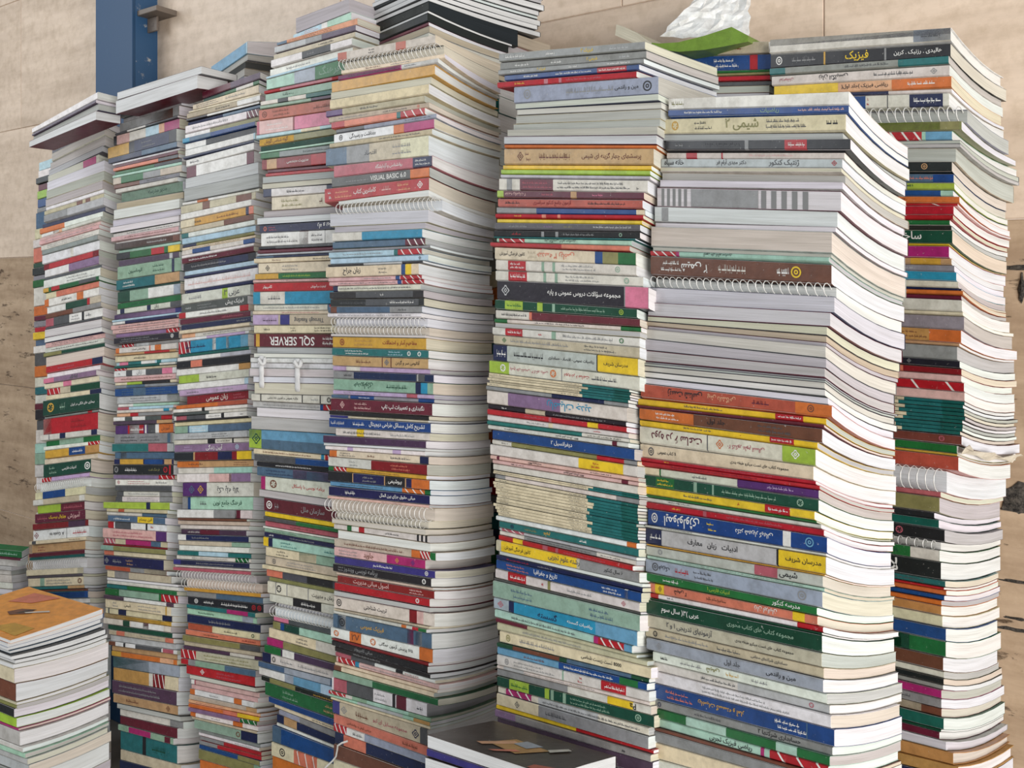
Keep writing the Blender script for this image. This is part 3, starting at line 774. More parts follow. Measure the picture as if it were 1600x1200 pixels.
ST['fourth stack of the row'] = (Stack(1.74, 33, 545,
 '8:463 27:463 35:459 48:429 68:427 78:426 90:420 120:414 150:409 165:406 190:401 230:408 245:407 262:418 283:408 295:415 312:425 335:405 357:405 370:411 385:404 407:398 415:405 435:397 515:397 535:395 550:400 565:392 575:390 590:394 600:402 625:393 640:393 650:400 676:394 695:389 720:398 748:400 770:409 785:404 805:411 835:413 905:414 925:420 945:415 960:425 1000:426 1030:416 1050:412 1062:405 1075:403 1110:416 1130:424 1145:436 1165:431 1190:426',
 '8:545 35:546 48:561 60:555 78:551 100:548 1200:548', '0:650 200:650 1200:640',
 '8:20 50:23 92:27 121:20 173:16 211:17 256:9 288:8 322:7 379:6 423:4 475:1 543:-1 618:-3 632:-6 676:-7 711:-11 753:-11 780:-16 870:-18 945:-19 981:-20 1022:-28 1060:-28 1087:-34 1190:-33',
 '8:35 500:10 800:-5 1190:-25', xref=515), 8, '''
30|p grey
41|mint|b.0-.5paleblue;s.2-.45salmon;b.5-.6white
50|peach|b.0-.13steel;s.15-.7brown
60|plum|b.0-.4palegrey;b.4-.6grey
69|beige|s.55-.75black
81|white|b.4-.75black;s.45-.55grey
93|white|s.2-.5grey
98|white|b.0-1.paleblue
121|green|b.0-.35mint;b.35-.6silver;t.64-.9sage:فرهنگ
127|red|b.2-.8rose
140|teal|b.0-.9sage;s.2-.35darkgreen
148|offwhite|b.2-.32black;b.52-.9darkteal
154|sage|b.58-.9plum
173|terracotta|o.06-.07brown;s.15-.35brown;s.6-.85brown
195|rose|b.03-.4pinkish;b.4-.42darkred;b.42-.8pink;s.1-.35white
201|paleblue|b.5-.7cream
212|gold|t.04-.35brown:گونه شناسی گویش;b.4-.9olive
222|darkgreen
226|mint
237|grey|b.0-.22green;s.48-.8darkgrey
256|darkred|b.06-.18tan;t.3-.55white:مدیریت مهندسی;b.58-.9red
262|maroon
268|red
279|p grey
288|p offwhite
301|white|b.0-.1navy;s.28-.5black;b.75-.9navy
323|cream|s.12-.4olive;s.6-.66brown
334|p grey
345|p white
358|navy|o.06-.07salmon;s.1-.2rose;T.64-.9white:راه و بیماری
380|offwhite|b.0-1.white;s.05-.42darkgrey;b.44-.54darkred;s.56-.7darkgrey;b.72-.73grey
385|black|b.2-.9darkgrey
391|rose|b.0-.9maroon
395|palegrey
399|steel|b.2-.9navy
407|cream|s.2-.3brown;s.62-.85black
424|cream|o.1-.11black;s.25-.45grey
434|green|b.0-.26gold;b.28-.9green;s.3-.6lime
439|pinkish|s.3-.7grey
454|red|t.1-.2white:کامپیوتر;t.6-.75white:اینترنت و آموزش
475|cyan|b.08-.35offwhite;s.16-.3darkgrey;b.35-.9cyan
485|offwhite|s.1-.7grey;b.78-.8steel;z.8-.95red
491|cream|s.3-.7rose
508|beige|b.0-.28lilac;s.1-.26plum;b.3-.4indigo;T.45-.75darkgrey:Through Reading;o.88-.9black
521|cream|s.1-.18black;s.4-.46black;s.65-.85black
543|maroon|b.02-.06gold;T.12-.68white:SQL SERVER;s.7-.88white
553|p grey
560|p white
568|white
577|white
590|p lilac
600|p white
618|p cream
632|offwhite|b.1-.11black;t.18-.5black:مالیه عمومی و تعیین خط مشی;b.54-.55black;s.62-.7grey;b.72-.73black;o.8-.82black
642|palegrey|s.1-.7grey;b.7-.73blue;z.73-.95red
657|p white
677|p grey
711|steel|b.0-.13lime;o.07-.08darkgreen;B.0-1.sky;b.85-.9olive
720|cream|s.1-.6brown;b.7-.73cyan;z.74-.95red
731|blue|b.0-.45darkgrey
739|black|s.2-.6white
754|steel|b.0-1.steel;b.4-.55mauve;b.55-.9mauve;b.85-.9rose;s.1-.4navy
780|offwhite|b.0-.05magenta;o.14-.15brown;t.36-.72red:برنامه نویسی با پاسکال
792|p grey
815|maroon|o.06-.07white;s.12-.18grey;t.45-.72grey:سازمان ملل
823|cream|b.0-.9yellow
830|green|b.0-.4darkgrey
839|salmon|b.0-1.rose;s.3-.6brown
842|white
848|grey|b.0-1.sage;s.1-.4darkgreen
856|navy|s.05-.12white;s.3-.6grey
871|mint|b.0-.06yellow;b.06-.11navy;s.2-.4teal;s.7-.85teal
886|sage|b.0-.6cream;s.12-.27black;b.4-.9sage
900|beige|o.1-.11darkgrey;s.25-.6grey
907|cream
919|darkgrey|b.0-.2salmon;b.5-.8black
926|olive
945|offwhite|b.1-.11grey;o.14-.15black;b.24-.25grey;b.5-.51grey;t.55-.85black:سازمان و مدیریت
960|offwhite|b.3-.65black;s.4-.58white
966|c white
982|c grey
992|darkgrey|b.0-.2pink
1006|darkgreen|b.0-.1olive;b.1-.15blue;b.35-.9mint
1023|cream|s.35-.5darkgrey;b.6-.9offwhite
1035|olive|b.0-.2magenta;b.3-.9olive
1047|plum|b.0-.2green;b.22-.36white
1061|offwhite|b.0-.1navy;o.13-.14black;s.2-.35grey;s.4-.75grey
1072|steel|b.3-.8silver
1088|paleblue|b.0-.3white;b.3-.4silver;b.4-.7sky
1097|black|b.1-.4olive;s.6-.9gold
1121|green|s.2-.4sage;s.7-.9tan
1132|blue
1140|cream|s.5-.9darkgrey
1149|silver|b.3-.8grey
1162|navy|b.1-.28tan
1167|white
1191|blue|b.0-.12steel
1213|cream|o.13-.16black;z.3-.6salmon
1240|orange
1260|navy
''')
ST['third stack of the row'] = (Stack(2.0, 30, 398,
 '124:318 131:315 140:300 150:293 160:292 175:288 195:286 210:289 250:290 290:290 300:278 315:284 330:282 365:285 420:289 445:286 485:281 515:282 555:279 575:276 585:279 600:274 612:292 624:290 628:272 668:272 705:272 725:277 748:277 765:288 785:282 800:277 835:281 856:280 885:273 896:273 912:284 940:292 980:291 1005:290 1022:287 1040:281 1060:288 1090:300 1120:294 1140:298 1160:306 1190:312',
 '120:408 140:405 155:408 181:403 195:398 230:399 250:395 265:404 292:404 310:395 330:396 355:400 390:396 425:402 450:392 470:388 500:393 520:387 540:384 550:391 590:391 610:388 640:385 660:392 690:387 712:394 750:395 795:395 811:389 822:392 836:382 846:392 865:390 880:388 897:392 911:400 935:410 955:408 965:398 990:406 1010:405 1030:410 1048:402 1070:396 1090:405 1103:395 1120:406 1140:402 1180:406',
 '120:470 1200:470',
 '124:30 157:28 196:28 233:27 271:24 334:23 392:20 437:17 475:14 541:13 589:11 649:8 704:3 775:0 811:-2 847:-4 926:-10 975:-17 1073:-21 1143:-24 1200:-27',
 '120:25 400:10 700:0 900:-8 1200:-20'), 113, '''
124|plum|b.0-.5maroon
131|green|b.0-.4darkgreen;b.6-.9offwhite
145|cream|s.05-.4darkgrey;s.5-.8grey
149|cream
158|beige|s.4-.6black;b.7-1.white
162|black|b.3-1.white
168|navy|b.5-1.steel
181|white|s.1-.6grey;z.85-1.maroon
189|white|b.35-1.olive
197|blue|b.0-.1cyan;b.1-.4steel
207|grey|b.0-.3white;b.3-1.black
218|paleblue|b.0-.98white
222|navy
234|white|s.05-.2darkgrey
254|maroon|b.15-.9white
271|p lilac
292|p grey
298|white|b.0-.6white;b.2-.35orange
311|beige|b.3-.4brown;b.75-.95brown
321|white
334|gold|b.0-.2cream;s.2-.3black;s.5-.8brown;b.9-.94navy;b.94-1.salmon
343|brown|b.0-.6beige
351|white|b.0-.1teal
361|paleblue
366|olive|b.0-.2navy;s.4-.9darkgrey
371|cream|s.1-.8darkgrey
379|offwhite|b.15-.4blue;b.85-1.blue
384|white
393|maroon|s.1-.5white
405|black|b.5-.9navy;s.1-.6grey
413|paleblue
417|navy
437|white|s.05-.9pinkish
443|navy
461|offwhite|s.1-.3grey;b.6-.68lime;t.58-.9darkgrey:عربی ۳
475|darkgrey|s.05-.15palegrey;s.25-.55grey;t.68-.95white:فیزیک پیش
485|white|b.0-.1red;s.3-.7darkgrey;b.88-1.red
494|maroon|s.6-.9rose
503|navy|s.8-.95grey
509|cream
516|offwhite|b.0-.2peach;s.3-.8darkgrey
521|white|b.4-.95lilac
541|sky|z.0-.18red;b.1-.9cyan;s.1-.4navy;b.5-.55white;b.7-.74white
546|darkteal
553|palegrey|b.0-.6white
565|black|b.2-.36salmon
576|offwhite|b.0-.85white;b.85-1.ochre
589|offwhite|b.0-.3lime;s.4-.55black
600|paleblue|b.0-.95white
609|lilac|s.1-.3darkgrey;s.55-.8grey
623|darkred|t.3-.7offwhite:زبان عمومی;s.75-.95rose
631|terracotta|b.0-.6orange
637|white|b.4-.44black;s.2-.35grey
642|darkgrey|b.5-1.offwhite
650|white|b.03-.18rose;b.18-.45darkgrey;s.47-.65grey;b.66-.7black;s.9-.95darkgrey
652|black
659|cream
672|steel|b.0-.18sage;b.2-.45paleblue;s.22-.42white
683|grey|b.0-1.palegrey;s.2-.45grey;s.52-.75black
691|offwhite|b.46-.56black;s.58-.75black;b.78-.8black
704|mauve|t.4-.7white:آیین زندگی;s.12-.25lilac;o.84-.86paleblue
718|black|b.26-.28tan;b.28-.58darkred;b.58-.76navy;b.76-.82darkred;b.82-1.yellow
729|orange|b.3-1.tan;s.15-.35brown;s.75-.95brown
739|mint|b.0-.5offwhite
753|white|b.45-.75pinkish;b.72-1.mauve
776|offwhite|b.0-.35purple;o.12-.14steel;o.25-.27gold;T.5-.8darkgrey:یک پله بالا
797|mint|b.0-.08grey;b.08-.12blue;s.25-.35darkgrey;t.45-.85darkgreen:فرهنگ جامع نوین
811|offwhite|b.0-.5white;b.5-.8grey;b.78-.85maroon
815|brown
822|beige
829|offwhite
838|plum|s.1-.3offwhite;b.3-.6maroon
848|navy|b.0-.12white;s.2-.45grey
856|beige|b.75-1.sage
865|white
873|teal|b.3-.7paleblue
880|offwhite|s.2-.7grey;z.8-.97green
889|navy|b.0-.1indigo;s.3-.8grey
893|offwhite
899|rose
912|c white
927|c offwhite
934|gold
944|grey|b.4-1.steel
958|black|o.1-.13white;s.2-.35white;s.45-.8white;o.87-.89red;o.94-.96red
965|teal|b.6-.9magenta
976|mint|s.15-.4darkgreen;b.8-.95silver
990|navy|s.3-.6grey
1001|cream|b.0-.35terracotta;s.5-.7black;o.9-.92darkgreen
1010|salmon|s.25-.45brown;s.75-.95darkred
1020|olive|b.75-1.darkgrey
1027|pinkish|b.0-1.beige
1033|plum|b.6-.9offwhite
1048|beige|z.0-.2red;s.3-.9olive
1058|grey|b.0-.1red;b.2-.6sage;b.6-1.steel
1074|red|o.22-.26white;s.45-.8rose
1082|p offwhite
1091|pinkish|b.0-.05white;b.05-.07rose
1098|pinkish
1107|white|b.0-.08orange;s.3-.45grey;b.7-.82orange
1115|beige|b.85-1.tan
1121|peach|s.1-.5rose
1128|orange|b.5-.7salmon;b.7-1.yellow
1135|pink|b.0-.75mauve;z.76-1.green
1143|white|b.0-.08orange;s.3-.45grey;b.64-.78orange
1147|beige
1163|sage|b.75-1.navy;o.7-.71brown
1169|grey
1175|white|s.6-.9grey
1182|red|b.0-.4grey
1189|red|b.0-.3grey
1197|blue|b.65-1.olive
1213|sage|b.0-.9olive
1240|orange
''')
ST['stack below the blue post'] = (Stack(2.17, 28, 280,
 '164:190 190:178 200:178 212:166 222:166 235:178 268:176 280:180 290:188 315:178 345:173 360:179 375:182 398:185 412:184 430:180 455:186 470:184 487:177 503:174 520:182 533:183 550:178 598:179 622:184 640:186 655:178 690:179 720:179 735:175 750:177 770:181 783:180 788:161 797:161 800:167 820:169 835:161 855:160 872:160 890:165 920:168 935:165 985:162 1000:172 1025:173 1050:175 1070:175 1090:173 1110:179 1130:186 1180:188',
 '164:282 190:278 215:276 240:280 258:287 280:280 292:286 310:282 345:280 375:282 390:285 400:279 412:285 435:281 455:281 478:284 490:280 520:280 545:277 600:276 622:282 640:271 668:270 700:272 740:271 782:267 795:265 812:257 830:262 852:260 870:258 890:258 905:268 918:280 935:278 950:270 985:266 1000:272 1022:278 1035:274 1050:280 1080:277 1112:277 1127:285 1139:288 1150:274 1165:272 1200:282',
 '150:355 1200:345',
 '164:28 221:28 240:23 298:18 345:19 375:15 422:15 458:15 503:12 544:8 614:5 675:3 705:0 784:-1 819:-6 891:-9 942:-14 1039:-15 1080:-19 1200:-25',
 '164:12 400:8 600:3 800:-1 1000:-8 1200:-15'), 150, '''
157|darkgrey
164|grey
180|beige|b.0-1.grey;b.5-.9brown
184|darkgrey|b.2-.5white
200|pinkish|b.0-.05black;b.25-.5offwhite;b.5-.7paleblue;b.7-.78peach;b.78-1.magenta
221|black|b.0-.32gold;b.4-.9navy;s.5-.7grey
230|navy|b.5-1.steel
234|white
240|maroon
246|salmon|b.7-1.darkgrey
252|black|b.0-.6green
257|mint
269|beige|b.12-.45green;b.45-.7grey
276|grey|b.0-.4brown;s.5-.8darkgrey
283|offwhite
299|sage|b.0-1.lime;b.0-1.sage;t.45-.75darkgreen:مدیر مدرسه
310|p beige
325|p white
336|p lilac
346|p white
353|offwhite|s.2-.9darkgrey
361|pinkish|s.2-.9brown
365|white
376|grey|b.0-1.brown;b.0-.9grey;s.5-.8palegrey
381|mint
392|green|b.0-.22black;b.56-.76red;b.76-.8green;b.82-1.yellow
402|plum|b.85-.9palegrey
423|sage|t.18-.4darkgreen:اتوماسیون;s.55-.75darkgreen;b.86-.9navy
439|teal|b.62-1.tan;s.1-.3white
442|darkgreen
459|silver|b.0-.2darkgreen;b.2-.5sage;b.5-.9white
469|green|s.2-.6darkgreen
478|offwhite|b.05-.12navy;b.48-.54navy;t.56-.7black:زبان;b.84-1.darkgrey
487|mauve|b.0-1.indigo;b.0-.9mauve
491|paleblue
496|navy|b.0-.2white
504|pinkish|s.1-.95darkgrey
511|pinkish|s.1-.95darkgrey
518|mauve|z.8-1.red
529|black|s.1-.7grey;o.9-.91white
535|grey|z.05-.25red;b.3-.5palegrey
545|offwhite|b.0-.06orange;t.28-.5black:روانشناسی تست;b.56-.58salmon;b.65-.75orange
549|tan|b.5-.9red
559|cream|s.3-.5black
565|paleblue|b.05-.2pink;b.2-.42teal;b.42-.65white;b.68-.75teal
569|darkteal|b.75-1.offwhite
573|beige|z.0-.2red
583|white|s.05-.1grey;b.2-.3darkgrey;t.33-.5grey:زبان;b.52-.78darkgrey;b.78-.94pink
592|pinkish|s.1-.95brown
597|cream|b.2-.45lime;b.45-.9black
602|grey|b.2-.5steel
615|blue|b.3-.5steel;s.1-.9steel
627|offwhite|b.0-1.palegrey;s.2-.7darkgrey;b.8-1.green
632|mint|b.0-.25white
637|pinkish|b.0-.2rose;b.2-.95paleblue
642|offwhite|b.85-.95cyan
648|orange|b.0-.25peach;b.25-.4red;b.4-1.grey
655|darkgrey|b.0-.2white;b.33-.55white;b.82-1.red
661|plum|b.75-1.tan
676|purple|b.25-.42palegrey;b.22-.5red;s.25-.5white;b.52-.55white;b.57-.7darkgrey;b.7-.76white;b.76-1.orange;t.8-.95brown:آموزش
692|grey|b.92-.97steel;s.1-.4black;s.45-.8darkgrey
706|teal|b.6-.9rose;b.9-1.palegrey
717|darkgrey|b.0-1.steel;b.1-.2beige
726|navy|b.1-.5gold;b.52-.82blue;b.85-.97tan
742|black|o.05-.06grey;s.2-.4white;t.6-.78olive:فرهنگ لغت;o.87-.88red;b.93-.96red
749|mauve|z.75-1.red
759|white|o.05-.06rose;s.2-.6rose;s.7-.9darkgrey
768|grey|b.0-1.darkgrey
776|offwhite|b.0-.12darkgrey;s.2-.75grey;b.78-1.grey
785|offwhite|b.0-.12darkgrey;s.2-.75grey;b.78-1.grey
797|lime|b.66-.72navy
803|beige|b.2-.3terracotta
809|offwhite|b.6-1.steel
820|steel|s.1-.4white;b.53-.8yellow;t.56-.78black:قرن بیستم
831|white|b.0-.1red;b.12-.4darkgrey;b.4-.62white;b.65-.68black;s.72-.78red
847|pinkish|s.15-.8rose;b.84-1.purple
856|beige|z.0-.18rose;b.35-.75magenta;b.75-.9steel
859|darkred
867|sage|b.2-1.olive
875|cream|b.0-.16salmon
892|navy|o.04-.06grey;s.15-.3grey;s.38-.5tan
900|terracotta|b.42-1.grey;b.65-1.beige
913|grey|b.0-.12cream;b.35-.5beige;b.5-1.beige
918|p white
924|offwhite
931|green|b.0-.3teal
943|green|b.2-.75sage;z.78-1.red
949|plum|b.3-.9white
963|cream|s.1-.2grey;t.3-.4black:شیمی;s.5-.85grey;b.92-.94gold
972|cream|b.04-.06darkgrey;b.2-.32navy;b.86-1.navy
979|yellow|b.0-1.gold;b.0-.9cream;b.8-.85olive
989|offwhite|b.3-.4darkgreen;b.42-.9white;b.6-.68maroon
998|darkgreen
1006|beige|b.12-.25salmon;s.5-.8grey;b.88-1.salmon
1016|silver|b.0-1.palegrey
1023|white|b.0-.1brown;b.22-.25black;b.4-.78darkgrey;b.8-.95rose
1031|brown|b.0-1.tan
1040|orange|b.0-.15gold;b.75-.95peach
1059|steel|b.0-1.silver;b.0-.55teal
1081|ochre|b.56-.62offwhite;z.62-.8darkred;b.8-1.cream
1103|plum|s.1-.75grey
1119|tan|s.2-.4brown;o.85-.86brown
1128|p grey
1140|offwhite|b.8-1.grey
1154|maroon
1164|sage|b.2-.6magenta;b.85-.95maroon
1195|teal|b.4-.46black;s.55-.8darkgreen
1212|beige
1240|navy
''')
ST['end stack beyond the post'] = (Stack(2.35, 22, 158,
 '187:80 205:80 225:76 270:75 315:70 330:63 355:65 405:68 470:71 500:71 535:70 565:74 590:70 605:73 630:68 675:66 690:71 725:67 745:64 752:57 775:54 796:60 812:53 832:48 865:45 880:41 930:48',
 '187:166 230:163 245:153 255:164 290:162 315:164 330:161 360:153 400:154 425:158 450:152 475:158 535:162 552:164 565:160 580:152 600:156 630:157 650:151 700:156 712:150 720:144 737:142 747:137 775:134 790:131 812:135 832:139 850:132 880:130 912:131 925:139',
 '187:197 300:196 700:193 900:176 940:174',
 '187:42 211:42 250:34 295:29 337:28 366:26 388:24 430:20 459:20 510:17 556:17 605:12 639:12 670:10 737:10 758:11 796:7 838:8 885:5 933:2',
 '187:14 300:12 500:8 700:4 900:-3'), 187, '''
199|darkgrey
211|p grey
227|p grey
239|p grey
251|p offwhite|b.7-.95magenta
267|p white
282|p grey
295|p grey
301|white
308|beige|b.55-.65brown;b.7-.78brown
321|palegrey|b.0-.4grey
329|navy
338|white|b.0-.4orange
344|offwhite|b.0-.3white;b.2-.35peach
350|pinkish|s.1-.9grey
357|pinkish|s.1-.9grey
366|offwhite|s.1-.9grey
374|grey
389|white|b.5-.55offwhite
399|darkred|b.1-.9red
412|white|b.45-1.mauve
417|darkgrey
431|white|s.4-.9grey
438|green|b.0-.1gold;b.15-.3red;b.65-.95darkgrey
448|cream|b.2-1.salmon
460|white|b.0-.08orange;s.3-.5black;b.6-.72orange
471|beige|b.0-.35white;b.35-.75darkgreen;b.75-.8red
479|grey|b.0-.5brown
493|white|b.0-.14rose;b.14-.42darkgrey;s.45-.6grey;b.64-.68black;s.7-.8darkgrey
498|darkgrey
511|p lilac
519|p white
527|pinkish|s.1-.9darkgrey
535|offwhite|s.1-.9darkgrey
541|darkgreen|b.0-.3olive
556|p cream
568|red|b.82-1.navy;s.2-.5rose
577|white
586|mauve|b.0-.2pink;T.5-.66darkgrey:PHP
595|cream|b.35-.5pink
606|darkgreen|z.0-.25red;b.25-.45beige
614|navy|b.0-.8cream
639|darkgreen|o.13-.15gold;s.3-.4sage;t.5-.92white:بیماری های انگلی در ایران
643|grey|b.8-.88red
670|pink|b.0-1.red;b.0-.15pinkish;s.5-.8darkred
679|offwhite|b.15-.17grey;b.35-.45navy;b.9-1.navy
688|green|b.25-.7sage
694|white|z.8-1.red
707|gold|b.45-.75blue;s.5-.7white;b.75-1.ochre
716|cream
737|darkgreen|s.12-.28sage;t.4-.7white:ادبیات فارسی;o.92-.94white
744|lilac|z.0-.2red
759|c white
772|cream|b.15-.6blue
782|offwhite|b.2-.9beige
796|maroon|b.0-.5lime;s.55-.95rose
811|maroon|s.05-.25rose;t.28-.62yellow:ویژوال بیسیک;t.66-.9pinkish:آموزش
821|darkred|b.65-.95plum
838|white|o.05-.07darkred;T.3-.56black:A Guide to;b.6-.61grey;s.7-.95red
844|cream|b.05-.12darkgrey;s.7-.9brown
858|peach|b.0-1.tan;s.1-.25darkred;s.55-.75ochre
865|maroon
870|darkteal
886|c white
896|beige|b.0-.9cream
900|darkgrey
914|cream|b.22-.3sage;s.33-.8grey;o.93-.94brown
919|teal|b.7-1.tan
923|brown
934|cyan|b.0-1.blue;b.0-.95teal
942|offwhite|s.5-.7brown
1000|grey
1080|beige
''')
ST['low magazine pile'] = (Stack(1.55, 30, 24,
 '1000:-100 1200:-90', '1000:20 1010:12 1018:12 1031:22 1045:22 1067:22 1098:25 1120:22 1138:26 1167:34 1190:42 1215:42',
 '1000:167 1015:162 1031:172 1045:170 1067:173 1098:169 1107:175 1138:173 1150:178 1190:172 1215:176', '1000:-42 1200:-50',
 '1000:-50 1031:-43 1067:-42 1098:-48 1177:-52 1215:-55', bow=.25), 1000, '''
1005|m amber
1011|m blue
1017|m palegrey
1023|m steel
1032|m black|b.3-.7palegrey
1038|m grey
1045|m offwhite
1068|cream
1098|brown
1102|beige
1108|olive
1122|black
1139|lime
1143|magenta
1168|palegrey
1177|offwhite
1186|mint
1196|palegrey
1212|palegrey
1240|grey
''')
ST['small pile by the bare wall'] = (Stack(2.5, 10, 20,
 '860:-110 940:-110', '860:32 876:32 885:20 900:16 915:18 940:20', '860:46 885:42 940:44', '862:-14 940:-10', '862:-8 900:-4 940:-4', bow=.0), 862, '''
873|green|s.6-.95mint
876|maroon
886|offwhite
892|palegrey
899|offwhite
911|offwhite|b.0-.7navy
921|white
930|p white
942|p palegrey
1000|p grey
''')
ST['hidden stack behind the row'] = (Stack(1.42, 40, 1207, '65:1015 145:1020', '65:1203 83:1202 108:1205 145:1203', '65:1245 145:1245', '65:8 145:4', '65:22 145:20'), 64, '''
83|cream|b.0-1.beige;t.4-.6darkgrey:زیست شناسی;s.62-.8brown
108|blue|s.3-.5sky;s.55-.75white;b.84-.9red
112|green
117|olive
125|red
133|darkgrey
144|p grey
155|p grey
180|p beige
''')
ST['low heap behind the sixth stack'] = (Stack(1.72, 42, 782, '40:722 100:722', '40:782 100:780', '40:862 100:865', '40:28 120:26', '40:28 120:30'), 44, '''
62|p beige
78|red|b.0-.1grey
92|p beige
106|rose
122|p offwhite
''')
ST['black binder heap'] = (Stack(1.62, 55, 668, '-60:585 40:575', '-60:676 -3:668 12:668 90:668', '-60:852 0:846 12:800 90:800', '-60:42 90:34', '-60:54 0:56 90:44', bow=.1), -62, '''
-52|m darkgrey
-46|black
-36|m black
-28|m grey
-23|black
-14|m darkgrey
-6|m black
1|m darkgrey
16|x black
20|m black
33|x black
39|maroon
50|p beige
62|p offwhite
75|p grey
87|p beige
''')
ST['heap above the third stack'] = (Stack(2.28, 34, 386, '60:330 130:330', '60:386 90:384 130:380', '60:436 130:436', '60:40 130:34', '60:0 90:8 130:8', bow=0), 64, '''
84|paleblue|b.0-.97sky
94|p grey
106|p darkgrey
118|p grey
''')
ST['top of stack below the post'] = (Stack(2.05, 28, 310, '100:186 140:181', '100:316 140:308', '100:378 140:352', '100:42 140:40', '100:16 140:6', bow=-.1), 103, '''
116|p palegrey|C.0-1.darkgrey
139|p offwhite|C.0-1.maroon
''')
ST['top of the end stack'] = (Stack(2.2, 24, 151, '143:53 190:46', '143:154 190:150', '143:189 190:190', '143:58 187:44', '143:9 187:7', bow=-.1), 143, '''
155|white
161|plum
172|p grey
187|p offwhite|C.0-1.maroon
''')
ST['far stack behind the end stack'] = (Stack(2.68, 22, 102, '238:60 300:58 400:52 600:55 800:56 900:56', '238:112 900:104', '238:128 900:124', '238:18 500:8 900:-2', '238:6 900:0', bow=0), 236, '''
250|paleblue
262|white
272|black
283|maroon
296|lime
310|blue
318|grey
345|steel
362|cream
376|offwhite
400|salmon
408|darkgreen
420|black
428|grey
440|green
470|offwhite
486|orange
494|maroon
504|grey
512|red
524|yellow
534|steel
546|white
566|darkgrey
584|orange
600|offwhite
612|teal
626|offwhite
636|maroon
652|black
668|darkgrey
690|offwhite
706|mint
724|sage
744|offwhite
764|white
784|cream
800|tan
820|offwhite
''')
# ---------------------------------------------------------------- build the stacks
LONG = {'big front stack': ('in big front stack', 'in big front stack'), 'stack by the cracked wall': ('in last stack by cracked wall', 'in last stack'),
 'sixth stack of the row': ('in sixth stack from far end', 'in sixth stack'), 'fifth stack of the row': ('in fifth stack from far end', 'in fifth stack'),
 'fourth stack of the row': ('in fourth stack from far end', 'in fourth stack'), 'third stack of the row': ('in third stack from far end', 'in third stack'),
 'stack below the blue post': ('in second stack, below blue post', 'in second stack'), 'end stack beyond the post': ('in far-end stack by bare wall', 'in far-end stack'),
 'low magazine pile': ('in low magazine pile', 'in low magazine pile'), 'small pile by the bare wall': ('in small pile behind magazine pile', 'in small pile by bare wall'),
 'hidden stack behind the row': ('in half-hidden stack behind sixth', 'in half-hidden stack'), 'low heap behind the sixth stack': ('in low heap behind sixth stack', 'in low heap behind'),
 'black binder heap': ('in black-covered heap topping fourth stack', 'in black-covered heap'), 'heap above the third stack': ('in heap above third stack', 'in heap above third stack'),
 'top of stack below the post': ('jutting out atop second stack', 'atop second stack'), 'top of the end stack': ('jutting out atop far-end stack', 'atop far-end stack'),
 'far stack behind the end stack': ('in hidden far stack', 'in hidden far stack'), 'low dark pile': ('in low pile below sixth stack', 'in low dark pile')}
ST['low dark pile'] = (Stack(1.08, 43, 860, '1212:664 1260:664', '1212:860 1260:862', '1212:968 1260:966', '1212:-64 1260:-64', '1212:-32 1260:-32', bow=-.05), 1212, '''
1233|p white|C.0-1.umber
1246|indigo
1268|p white|C.0-1.umber
1290|grey
''')
VIS = {'big front stack': 400, 'stack by the cracked wall': 190, 'sixth stack of the row': 245, 'fifth stack of the row': 260, 'fourth stack of the row': 122,
 'third stack of the row': 122, 'stack below the blue post': 108, 'end stack beyond the post': 105, 'low magazine pile': 140, 'small pile by the bare wall': 45,
 'hidden stack behind the row': 110, 'low heap behind the sixth stack': 100, 'black binder heap': 120, 'heap above the third stack': 80, 'top of stack below the post': 190,
 'top of the end stack': 130, 'far stack behind the end stack': 3, 'low dark pile': 260}
FLOORED = [k for k in ST if not k.startswith('top of') and 'binder' not in k]
allb = []
for key, (st, y0, txt) in ST.items():
    yt = y0; rows = []
    for i, line in enumerate(t for t in txt.strip().split('\n')):
        y, sp = parse(line); rows.append(dict(key=key, st=st, yt=yt, yb=y, sp=sp, i=i)); yt = y
    for i, r in enumerate(rows): r['up'] = rows[i-1] if i else None; r['dn'] = rows[i+1] if i+1 < len(rows) else None; r['n'] = len(rows)
    allb += rows
for r in allb:
    sp = r['sp']; fl = sp['fl']; r['name'] = 'spiral_notebook' if 'c' in fl else 'booklet' if 'k' in fl else 'magazine' if 'm' in fl else 'book'
    vh = min(r['yb'], 1200)-max(r['yt'], 0); r['area'] = vh*VIS[r['key']] if vh > 2 else 0
    if r['key'] == 'low dark pile' and r['i'] < 3: r['area'] = 4000
    if 'p' in fl and 'fifth' not in r['key']: r['area'] *= .9
    if sp['marks'] == [] and 'p' not in fl and vh < 7: r['area'] *= .8
    if 'm' in fl: fl.append('p'); r['tone'] = 'white'
    if 'k' in fl: sp['kcol'] = sp['col']; sp['col'] = 'umber'; e = .7+R.uniform(-.03, .03); sp['marks'] = [('b', .0, e, 'cream', None), ('b', e, .9, 'teal', None), ('b', .9, 1., 'darkteal', None), ('s', .02, .1, 'darkgrey', None), ('s', .55, .68, 'darkgrey', None)]
books = sorted([r for r in allb if r['name'] == 'book'], key=lambda r: -r['area'])
keep = {id(r) for r in books[:300] if r['area'] > 0} | {id(r) for r in allb if r['name'] != 'book' and r['area'] > 0 and 'far stack' not in r['key']}
BIND = {'book': 'paperback', 'booklet': 'booklet', 'magazine': 'magazine', 'spiral_notebook': 'spiral-bound book'}
ORD = 'first second third fourth fifth sixth seventh eighth ninth tenth eleventh twelfth thirteenth fourteenth fifteenth sixteenth seventeenth eighteenth nineteenth'.split()
TENS = {2: 'twent', 3: 'thirt', 4: 'fort', 5: 'fift', 6: 'sixt', 7: 'sevent', 8: 'eight', 9: 'ninet'}
